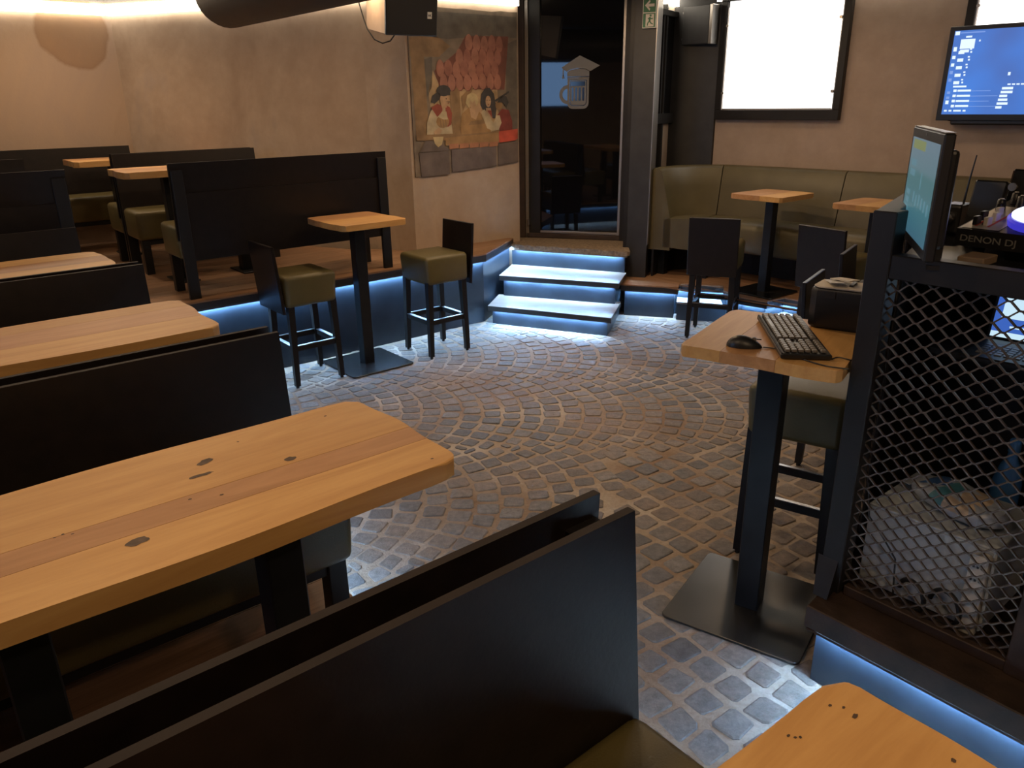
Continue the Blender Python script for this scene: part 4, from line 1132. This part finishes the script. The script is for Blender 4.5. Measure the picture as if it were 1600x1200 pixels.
for (x, y) in [(0.20, 0.305), (0.25, 0.27), (0.28, 0.30), (0.29, 0.24), (0.28, 0.20), (0.30, 0.16), (0.26, 0.235), (0.31, 0.02)]:
    bm = B(); lathe(bm, [(0.014, 0), (0.012, 0.03), (0.009, 0.034)], 12, (x, y, dz(x))); kk = obj('knob', bm, M_plastic, dj, smooth=True)
    bm = B(); lathe(bm, [(0.006, 0), (0.006, 0.002)], 8, (x, y, dz(x) + 0.0345)); obj('knob_cap', bm, M_signwhite, kk)
for k in range(4):
    bm = B(); box(bm, (0.265, 0.135 - 0.045 * k, dz(0.265) + 0.006), (0.02, 0.026, 0.012), bev=0.002); obj('pad', bm, M_signwhite, dj)
M_jog = emit('jog_ring_light', (0.75, 0.82, 1.0), 1.6)
M_jogblue = emit('jog_blue_light', (0.06, 0.05, 0.7), 0.7)
jr = Matrix.Rotation(-0.175, 3, 'Y')
bm = B(); lathe(bm, [(0.116, 0.0), (0.118, 0.018), (0.112, 0.024)], 40)
for v in bm.verts: v.co = jr @ v.co + Vector((0.13, 0.125, dz(0.13)))
jw = obj('jog_wheel', bm, M_jogblue, dj, smooth=True)
bm = B(); lathe(bm, [(0.108, 0.025), (0.108, 0.029), (0.104, 0.031)], 40)
for v in bm.verts: v.co = jr @ v.co + Vector((0.13, 0.125, dz(0.13)))
obj('jog_disc', bm, M_jog, jw, smooth=True)
m = Matrix.Translation((-0.0006, 0.318, 0.020)) @ Matrix(((0, 0, -1, 0), (-1, 0, 0, 0), (0, 1, 0, 0), (0, 0, 0, 1)))
text_mesh('lettering', 'DENON DJ', 0.026, M_text, dj, m, xs=1.22, depth=0.0005, bold=0.0002)
# laptop-like device with blue top edge behind the controller
ld = thing('display_unit', 'black display unit with blue top edge, leaning behind the music controller', 'display', BU(2.86, 0.66, 1.427), TH)
rl = Matrix.Rotation(radians(14), 3, 'Y')
bm = B(); box(bm, (0, -0.02, 0.115), (0.03, 0.60, 0.22), rot=rl, bev=0.006); obj('case', bm, M_gloss, ld)
bm = B(); box(bm, (0.0265, -0.06, 0.2245), (0.034, 0.50, 0.005)); obj('top_edge', bm, simple('blue_edge', (0.06, 0.11, 0.32), 0.3), ld)
bm = B(); box(bm, (0.0, 0.335, 0.095), (0.026, 0.10, 0.18), rot=rl, bev=0.006); obj('side_panel', bm, M_plastic, ld)
bm = B(); lathe(bm, [(0.013, 0), (0.013, 0.012)], 12)
for v in bm.verts: v.co = Matrix.Rotation(-pi / 2, 3, 'Y') @ v.co + Vector((0.002, 0.265, 0.17))
obj('round_button', bm, M_knob, ld)
an = thing('wireless_receiver', 'small black receiver with thin antenna, right of the touch monitor', 'receiver', BU(2.90, 1.10, 1.427), TH)
bm = B(); box(bm, (0, 0, 0.05), (0.10, 0.07, 0.10), bev=0.01, seg=2); obj('case', bm, M_plastic, an)
bm = B(); tube(bm, [(0, -0.02, 0.09), (0.003, -0.025, 0.18), (0.006, -0.032, 0.26)], [0.004, 0.003, 0.002], 6); obj('antenna', bm, M_plastic, an)
bm = B(); lathe(bm, [(0.022, 0), (0.02, 0.02), (0.012, 0.028)], 14)
for v in bm.verts: v.co = Matrix.Rotation(-pi / 2, 3, 'Y') @ v.co + Vector((-0.05, 0.0, 0.055))
obj('dial', bm, M_chrome, an, smooth=True)
cb = obox('cardboard_scrap', (0, 0, 0.012), (0.10, 0.07, 0.024), simple('cardboard', (0.30, 0.21, 0.13), 0.8), bev=0.003)
cb.location = BU(2.40, 0.83, 1.426); cb.rotation_euler = (0, 0, TH); tag(cb, 'small scrap of tan cardboard at the foot of the music controller', 'cardboard')
# touch monitor, leaning over the booth corner
hdir = Vector((0.326, 0.945, 0)); MC = BU(2.275, 0.965, 1.633)
tm = thing('touch_monitor', 'black touch monitor with teal screen over the booth corner', 'monitor', MC, atan2(hdir.y, hdir.x))
# local x = along the screen (away from camera), y = screen side (left)
bm = B(); box(bm, (0, -0.008, 0), (0.52, 0.026, 0.315), bev=0.004); obj('bezel', bm, M_plastic, tm)
bm = B(); box(bm, (0.0, -0.034, -0.01), (0.40, 0.028, 0.25), bev=0.01, seg=2); obj('rear_shell', bm, M_plastic, tm)
bm = B(); box(bm, (0, -0.008, 0.1588), (0.515, 0.024, 0.002)); obj('top_trim', bm, M_chrome, tm)
M_scr = emit('teal_screen', (0.08, 0.3, 0.38), 0.85)
nt = M_scr.node_tree; b = nt.nodes['Principled BSDF']
vv = coords(nt)
sp = nt.nodes.new('ShaderNodeSeparateXYZ'); nt.links.new(vv, sp.inputs[0])
mr = nt.nodes.new('ShaderNodeMapRange'); mr.inputs[1].default_value = -0.14; mr.inputs[2].default_value = 0.14; nt.links.new(sp.outputs[2], mr.inputs[0])
g = ramp(nt, mr.outputs[0], [(0.0, (0.05, 0.13, 0.19)), (0.3, (0.055, 0.17, 0.21)), (0.62, (0.065, 0.17, 0.19)), (0.68, (0.11, 0.20, 0.24)), (1.0, (0.13, 0.20, 0.26))])
nt.links.new(g, b.inputs['Emission Color'])
bm = B(); quad(bm, (-0.235, 0.0056, -0.13), (0.235, 0.0056, -0.13), (0.235, 0.0056, 0.13), (-0.235, 0.0056, 0.13)); obj('touch_screen', bm, M_scr, tm)
M_scrt = emit('screen_tile', (0.10, 0.23, 0.29), 0.85); M_scry = emit('screen_yellow', (0.19, 0.23, 0.10), 0.85)
bm = B()
rs = random.Random(5)
def sq(x, z, w, h, mi): quad(bm, (x, 0.0062, z), (x + w, 0.0062, z), (x + w, 0.0062, z + h), (x, 0.0062, z + h), mi)
sq(-0.02, 0.10, 0.22, 0.025, 1)
for k in range(2): sq(0.10, 0.045 + k * 0.028 - 0.02, 0.09, 0.018, 0)
for k in range(5): sq(0.14, -0.03 - k * 0.022, 0.06, 0.014, 0)
for k in range(6): sq(-0.20 + k * 0.05, -0.06 + rs.uniform(-.01, .02), 0.02, 0.03, 0)
sq(-0.03, 0.0, 0.012, 0.045, 0)
obj('screen_tiles', bm, [M_scrt, M_scry], tm)['kind'] = 'stuff'
bm = B(); tube(bm, [(0, 0.0058, 0.145), (0, 0.0066, 0.145)], 0.004, 8); obj('camera_dot', bm, M_text, tm)
bm = B(); box(bm, (-0.02, -0.056, -0.06), (0.08, 0.03, 0.08), bev=0.006); box(bm, (-0.02, -0.066, -0.13), (0.04, 0.02, 0.16)); box(bm, (-0.02, -0.075, -0.202), (0.14, 0.08, 0.012)); obj('stand_arm', bm, M_plastic, tm)

# laptop on the inner shelf
lp = thing('laptop', 'open laptop with white glowing screen on the shelf behind the mesh', 'laptop', BU(2.70, 0.70, 1.107), TH + radians(4))
bm = B(); box(bm, (-0.05, 0, 0.008), (0.24, 0.36, 0.016), bev=0.004); obj('keyboard_base', bm, M_steel, lp)
bm = B()
for i in range(5):
    for j in range(12): box(bm, (-0.115 + i * 0.025, -0.14 + j * 0.0255, 0.0175), (0.018, 0.019, 0.003))
o = obj('keys', bm, M_key, lp); o['kind'] = 'stuff'
rl = Matrix.Rotation(radians(12), 3, 'Y')
bm = B(); box(bm, (0.012, 0, 0.115), (0.008, 0.36, 0.225), bev=0.002)
for v in bm.verts: v.co = rl @ v.co + Vector((0.07, 0, 0.012))
obj('lid', bm, M_plastic, lp)
M_lps = emit('laptop_white', (0.62, 0.85, 1.0), 0.95); M_lpb = emit('laptop_blue', (0.05, 0.14, 0.55), 0.9)
bm = B()
def lq(y0, y1, z0, z1, mi, h=0.0):
    vs = [rl @ Vector((0.0072 - h, y, z)) + Vector((0.07, 0, 0.012)) for y, z in ((y0, z0), (y1, z0), (y1, z1), (y0, z1))]
    poly(bm, vs, mi)
lq(-0.17, 0.17, 0.012, 0.218, 0); lq(-0.17, 0.15, 0.03, 0.075, 1, 0.0006); lq(0.15, 0.17, 0.03, 0.15, 1, 0.0006)
lq(0.06, 0.12, 0.045, 0.052, 0, 0.0012); lq(-0.02, 0.03, 0.05, 0.055, 0, 0.0012); lq(0.145, 0.152, 0.2, 0.207, 1, 0.0006)
obj('laptop_display', bm, [M_lps, M_lpb], lp)
# pale case on the booth floor
ca = thing('equipment_case', 'pale grey boxy equipment case on the booth floor behind the mesh', 'case', BU(2.53, 0.80, 0.302), TH)
bm = B(); box(bm, (0, 0, 0.148), (0.34, 0.39, 0.29), bev=0.006); obj('case_body', bm, M_greybox, ca)
bm = B(); box(bm, (0, 0, 0.2955), (0.342, 0.392, 0.008), bev=0.002); obj('case_lid', bm, M_greybox, ca)
# power strip hanging on the case front
psx = thing('power_strip', 'white socket strip upright against the pale grey case', 'socket strip', BU(2.335, 0.635, 0.302), TH)
bm = B(); box(bm, (0, 0, 0.145), (0.035, 0.055, 0.28), bev=0.008, seg=2); obj('strip_body', bm, M_white, psx)
for zz in (0.20, 0.245):
    bm = B()
    for k in range(3): box(bm, (-0.0185, -0.012 + 0.012 * k, zz), (0.002, 0.006, 0.006))
    obj('socket_hole', bm, M_plastic, psx)
def ring(name, c, r, th, label, tilt):
    bm = B()
    pts = [(r * cos(a * pi / 12), r * sin(a * pi / 12), 0.0) for a in range(0, 21)]
    tube(bm, pts, th, 8)
    o = obj(name, bm, M_plastic, None, c, 0, smooth=True)
    o.rotation_euler = (tilt, 0, TH + 1.2)
    return tag(o, label, 'cable')
ring('cable_loop', BU(2.315, 0.80, 0.361), 0.050, 0.008, 'thick black cable loop in front of the pale case, left one', radians(88))
ring('cable_loop', BU(2.315, 0.70, 0.368), 0.055, 0.008, 'thick black cable loop beside the white socket strip', radians(96))
bm = B(); tube(bm, [BU(2.30, 0.985, 0.70), BU(2.31, 0.97, 0.58), BU(2.32, 0.92, 0.52), BU(2.32, 0.87, 0.46), BU(2.32, 0.86, 0.36), BU(2.32, 0.855, 0.306)], 0.003, 6)
tag(obj('thin_cable', bm, M_plastic, smooth=True), 'thin dark cable drooping down in front of the pale case', 'cable')
# bag of wipes on the case
bg = thing('wipes_packet', 'crumpled pale blue packet lying on top of the equipment case', 'packet', BU(2.52, 0.78, 0.602), TH + radians(70))
bm = B(); bmesh.ops.create_uvsphere(bm, u_segments=24, v_segments=12, radius=1.0)
rb = random.Random(4)
for v in bm.verts:
    n_ = 1 + 0.05 * sin(9 * v.co.x + 3) * cos(7 * v.co.y)
    sg = lambda t: math.copysign(abs(t) ** 0.7, t)
    v.co = Vector((sg(v.co.x) * 0.155 * n_, sg(v.co.y) * 0.085 * n_, (sg(v.co.z) * 0.036 + 0.036) * (1 + 0.1 * sin(14 * v.co.x))))
for f in bm.faces:
    cx, cy = f.calc_center_median().x, f.calc_center_median().y
    f.material_index = 0
    if f.calc_center_median().z > 0.042:
        if -0.09 < cx < -0.02: f.material_index = 1
        elif 0.0 < cx < 0.05 and cy > -0.03: f.material_index = 2
        elif 0.07 < cx < 0.11 and abs(cy) < 0.05: f.material_index = 3
obj('packet_film', bm, [M_bag, M_bagcream, M_bagteal, M_bagprint], bg, smooth=True)
bm = B(); box(bm, (0.165, 0, 0.035), (0.03, 0.12, 0.004)); obj('packet_seal', bm, M_bag, bg)
# bottles on the floor of the booth behind the case
for k, (yy_, xx_, lab) in enumerate([(0.74, 2.66, 'blue plastic bottle at the right end of the pale case, left one'), (0.63, 2.70, 'blue plastic bottle standing right of the other behind the mesh')]):
    bt = thing('plastic_bottle', lab, 'bottle', BU(xx_ + 0.14, yy_, 0.302), TH, 'blue bottles in the booth')
    bm = B(); lathe(bm, [(0.04, 0.0), (0.045, 0.01), (0.045, 0.33), (0.03, 0.39), (0.016, 0.42), (0.016, 0.44)], 18); obj('bottle_body', bm, M_bluebottle, bt, smooth=True)
    bm = B(); lathe(bm, [(0.019, 0.441), (0.019, 0.48), (0.015, 0.485)], 12); obj('bottle_cap', bm, M_bagprint if k else M_bluebottle, bt, smooth=True)

# ------------------------------------------------------------------ things on the keyboard table
kb_a = radians(81.8)
KC = EG(0.160, 0.262, 1.101)
kb = thing('computer_keyboard', 'black computer keyboard lying across the oak bar table', 'keyboard', KC, kb_a)
# local x runs from the number pad end (near) to the letters end; y to the left
KL, KW = 0.47, 0.155
bm = B(); box(bm, (0, 0, 0.011), (KL, KW, 0.018), bev=0.004); obj('case', bm, M_plastic, kb)
bm = B(); box(bm, (0, KW / 2 - 0.004, 0.0205), (KL - 0.01, 0.006, 0.003)); obj('front_edge', bm, M_edge, kb)
bm = B()
for rI in range(6):
    y = 0.055 - rI * 0.0205 - (0.006 if rI == 5 else 0)
    for cI in range(22):
        x = KL / 2 - 0.018 - cI * 0.0205
        if cI in (15,): continue
        if rI == 0 and 3 < cI < 9: continue
        if cI in (16, 17) and rI == 2: continue
        if cI == 18 and rI in (2,): pass
        box(bm, (x, y, 0.0255), (0.0172, 0.0165, 0.010), bev=0.0025)
box(bm, (KL / 2 - 0.018 - 6 * 0.0205, 0.055, 0.0255), (0.105, 0.0165, 0.010), bev=0.0025)
o = obj('keys', bm, M_key, kb); o['kind'] = 'stuff'
mo = thing('computer_mouse', 'black computer mouse on the oak bar table left of the keyboard', 'mouse', Vector((0.775, 2.44, 1.1005)), radians(-20))
bm = B(); bmesh.ops.create_uvsphere(bm, u_segments=24, v_segments=14, radius=1.0)
for v in bm.verts:
    x, y, z = v.co
    w = 0.031 * (1 - 0.15 * x)
    v.co = Vector((x * 0.058, y * w, max(0.0, z) * 0.036 * (1 - 0.25 * x - 0.2 * x * x) + 0.001))
obj('mouse_shell', bm, M_plastic, mo, smooth=True)
bm = B(); tube(bm, [(0.03, -0.004, 0.027), (0.03, 0.004, 0.027)], 0.008, 10); obj('scroll_wheel', bm, M_key, mo)
bm = B(); box(bm, (0.028, 0, 0.0285), (0.05, 0.0012, 0.004)); obj('button_gap', bm, M_gloss, mo)
def cab(name, pts, label, r=0.0022):
    bm = B(); 
    q = []
    P_ = [Vector(p) for p in pts]
    for i in range(len(P_) - 1):
        p0 = P_[max(0, i - 1)]; p1 = P_[i]; p2 = P_[i + 1]; p3 = P_[min(len(P_) - 1, i + 2)]
        for k in range(6):
            t_ = k / 6; q.append(0.5 * ((2 * p1) + (-p0 + p2) * t_ + (2 * p0 - 5 * p1 + 4 * p2 - p3) * t_ ** 2 + (-p0 + 3 * p1 - 3 * p2 + p3) * t_ ** 3))
    q.append(P_[-1]); tube(bm, q, r, 6)
    return tag(obj(name, bm, M_plastic, smooth=True), label, 'cable')
zc_ = 1.1035
cab('mouse_cable', [(0.832, 2.42, zc_), (0.87, 2.40, zc_), (0.885, 2.355, zc_), (0.91, 2.30, zc_), (0.96, 2.225, zc_), (1.02, 2.19, zc_)], 'thin black mouse cable curling along the table edge')
cab('keyboard_cable', [(1.005, 2.285, zc_), (1.03, 2.29, zc_ + 0.004), (1.07, 2.27, zc_), (1.10, 2.33, zc_)], 'short black cable leaving the keyboard toward the booth')
# receipt printer with papers
pn = thing('receipt_printer', 'black box printer with papers on top at the rear of the oak bar table', 'printer', EG(0.402, 0.135, 1.101), EA)
bm = B(); prism(bm, [(-0.065, -0.115), (0.075, -0.115), (0.075, 0.115), (-0.04, 0.125), (-0.065, 0.10)], 0.0, 0.145, bev=0.012, seg=2); obj('printer_body', bm, M_plastic, pn, smooth=True)
bm = B(); prism(bm, [(-0.058, -0.113), (0.072, -0.113), (0.072, 0.11), (-0.035, 0.118), (-0.058, 0.095)], 0.1455, 0.150); obj('top_cover', bm, M_paper, pn)
bm = B(); box(bm, (-0.0665, 0.055, 0.125), (0.002, 0.035, 0.025)); obj('front_label', bm, M_clad, pn)
bm = B()
box(bm, (0.0, 0.06, 0.155), (0.09, 0.02, 0.006), rot=Matrix.Rotation(0.5, 3, 'Z')); bm.free()
for k, (x, y, a) in enumerate([(0.005, 0.06, 0.4), (0.02, 0.03, 0.9)]):
    bm = B(); box(bm, (0, 0, 0.002), (0.10, 0.045, 0.003), rot=Matrix.Rotation(a, 3, 'Z') @ Matrix.Rotation(0.10, 3, 'Y'))
    pp = obj('paper_slip', bm, M_paper if k else M_signwhite); pp.location = pn.location + Vector((0, 0, 0.157 + 0.008 * k)) + E2 * x + G2v * y; pp.rotation_euler = (0, 0, EA)
    tag(pp, ('white paper slip lying on the black printer, lower one', 'cream paper slip lying on the black printer, upper one')[k], 'paper', 'papers on the printer')
bm = B(); box(bm, (0.02, 0.0, 0.153), (0.07, 0.012, 0.006)); obj('cutter_bar', bm, M_plastic, pn)

# ------------------------------------------------------------------ cobbled floor (segmental arches)
M_cob, nt, b = new_mat('cobble_stone')
v = coords(nt)
geo = nt.nodes.new('ShaderNodeNewGeometry')
oi = nt.nodes.new('ShaderNodeObjectInfo')
pos = geo.outputs['Position']
at = nt.nodes.new('ShaderNodeAttribute'); at.attribute_name = 'tone'
c = ramp(nt, at.outputs['Fac'], [(0.0, (0.115, 0.110, 0.108)), (0.5, (0.165, 0.157, 0.150)), (1.0, (0.22, 0.205, 0.19))])
c = mixc(nt, ramp(nt, noise(nt, pos, 1.3, 5, 0.6), [(0.42, (0, 0, 0)), (0.66, (0.75, 0.75, 0.75))]), c, (0.24, 0.165, 0.105))
c = mixc(nt, 0.75, c, ramp(nt, noise(nt, pos, 26, 8, 0.75), [(0.30, (0.42, 0.40, 0.38)), (0.5, (0.95, 0.95, 0.95)), (0.68, (1.45, 1.42, 1.38))]), 'MULTIPLY')
nt.links.new(c, b.inputs['Base Color'])
b.inputs['Roughness'].default_value = 0.55
addbump(nt, b, noise(nt, pos, 45, 8, 0.75), 0.9, 0.008)
bpy.context.view_layer.update()
dg = bpy.context.evaluated_depsgraph_get()
def project(p):
    q = Rm.transposed() @ (Vector(p) - Vector((0, 0, CAM_H)))
    q = Vector((Rm.col[0].dot(Vector(p) - Vector((0, 0, CAM_H))), Rm.col[1].dot(Vector(p) - Vector((0, 0, CAM_H))), Rm.col[2].dot(Vector(p) - Vector((0, 0, CAM_H)))))
    if q.z < 0.1: return None
    return q.x / q.z * F_PX + 800, q.y / q.z * F_PX + 600
stones = []
cr = random.Random(20)
WID = 1.16; HALF = radians(43); RAD = WID / 2 / sin(HALF); RP_ = 0.130; TP = 0.118
FROT = radians(4); fx = Vector((cos(FROT), sin(FROT))); fy = Vector((-sin(FROT), cos(FROT)))
for strip in range(-3, 6):
    yc = 4.62 + strip * WID
    for row in range(-30, 75):
        xc = row * RP_ + (strip % 2) * 0.05 - RAD
        na = max(3, int(round(2 * HALF * RAD / TP)))
        sh = (row % 2) * 0.5
        for k in range(na + (1 if sh else 0)):
            a0 = -HALF + (k - sh) * 2 * HALF / na; a1 = a0 + 2 * HALF / na
            a0 = max(a0, -HALF); a1 = min(a1, HALF)
            if a1 - a0 < 0.4 * 2 * HALF / na: continue
            am = (a0 + a1) / 2
            cx = xc + RAD * cos(am); cy = yc + RAD * sin(am)
            p = fx * cx + fy * (cy - 4.62) + Vector((0, 4.62))
            if p.y < 3.95 and p.x > 0.36 + 0.1 * (p.y - 2): continue
            stones.append((p, am + FROT, (a1 - a0) * RAD, RP_ * cos(am) if abs(am) > 0.6 else RP_ * (0.55 + 0.45 * cos(am))))
GA = radians(35.5); g1 = Vector((cos(GA), sin(GA))); g2 = Vector((-sin(GA), cos(GA)))
for i in range(-30, 50):
    for j in range(-40, 40):
        p = g1 * (i * 0.134) + g2 * (j * 0.122 + 0.02 * sin(i * 1.7)) + Vector((0.45, 2.03))
        if p.y < 3.95 and p.x > 0.36 + 0.1 * (p.y - 2): stones.append((p, GA, 0.122, 0.134))
def stone_pts(w, h, rg):
    """rounded irregular quad outline, h along the joint direction x, w along y"""
    g = 0.0095
    hx = h / 2 - g; hy = w / 2 - g
    cs = [(-hx, -hy), (hx, -hy), (hx, hy), (-hx, hy)]
    cs = [(x + rg.uniform(-.010, .008), y + rg.uniform(-.009, .008)) for x, y in cs]
    sk = rg.uniform(-.10, .10); cs = [(x + sk * y, y - 0.4 * sk * x) for x, y in cs]
    out = []
    for i in range(4):
        p0 = Vector(cs[i - 1]); p = Vector(cs[i]); p1 = Vector(cs[(i + 1) % 4])
        r_ = rg.uniform(0.006, 0.016)
        out.append(p + (p0 - p).normalized() * r_); out.append(p + (p1 - p).normalized() * r_)
    return out
def add_stone(bm, w, h, rg, M, tone, layer):
    pts = stone_pts(w, h, rg); zt = rg.uniform(-0.0005, 0.0035); tx, ty = rg.uniform(-.022, .022), rg.uniform(-.022, .022)
    base = [bm.verts.new(M @ Vector((p.x, p.y, -0.02))) for p in pts]
    top = [bm.verts.new(M @ Vector((p.x * 0.97, p.y * 0.97, zt - 0.003 + p.x * tx + p.y * ty))) for p in pts]
    inn = [bm.verts.new(M @ Vector((p.x * 0.87, p.y * 0.87, zt + p.x * tx + p.y * ty + rg.uniform(-.0008, .0008)))) for p in pts]
    n = len(pts); fs = []
    for i in range(n):
        j = (i + 1) % n
        fs.append(bm.faces.new((base[i], base[j], top[j], top[i]))); fs.append(bm.faces.new((top[i], top[j], inn[j], inn[i])))
    fs.append(bm.faces.new(inn))
    for vv_ in base + top + inn: vv_[layer] = tone
camp = Vector((0, 0, CAM_H))
from mathutils.geometry import intersect_point_tri_2d
def inside(p, pts):
    c_ = False; n = len(pts)
    for i in range(n):
        a_ = pts[i]; b_ = pts[(i + 1) % n]
        if (a_[1] > p[1]) != (b_[1] > p[1]) and p[0] < (b_[0] - a_[0]) * (p[1] - a_[1]) / (b_[1] - a_[1]) + a_[0]: c_ = not c_
    return c_
vis, rest = [], []
foot = [NEAR, UP, RP]
for s in stones:
    p = s[0]
    if not (-2.5 < p.x < 4.2 and 0.6 < p.y < 8.2): continue
    if any(inside(p, f) for f in foot): continue
    pr = project((p.x, p.y, 0))
    if pr is None or not (-80 < pr[0] < 1680 and 300 < pr[1] < 1290):
        continue
    tgt = Vector((p.x, p.y, 0.012)); d = tgt - camp; L = d.length
    hit, loc, _, _, ho, _ = S.ray_cast(dg, camp, d.normalized(), distance=L - 0.03)
    if hit and ho.parent and ho.parent.name.startswith('mesh_booth') and 'mesh' in ho.name: hit = False
    (rest if hit or not (0 < pr[0] < 1600 and pr[1] < 1200) else vis).append((L, s))
vis.sort(key=lambda t_: t_[0])
rest += vis[300:]; vis = vis[:300]
for L, (p, a, w, h) in vis:
    rg = random.Random(int((p.x * 997 + p.y * 631) * 1000)); bm = B(); lay = bm.verts.layers.float.new('tone')
    add_stone(bm, w, h, rg, Matrix.Identity(3), rg.random(), lay)
    o = obj('cobble', bm, M_cob, floor, Vector((p.x, p.y, 0)), a)
bm = B(); lay = bm.verts.layers.float.new('tone')
for L, (p, a, w, h) in rest:
    rg = random.Random(int((p.x * 997 + p.y * 631) * 1000))
    Mx = Matrix.Translation((p.x, p.y, 0)) @ Matrix.Rotation(a, 4, 'Z')
    add_stone(bm, w, h, rg, Mx, rg.random(), lay)
o = obj('far_cobbles', bm, M_cob, floor); o['kind'] = 'stuff'
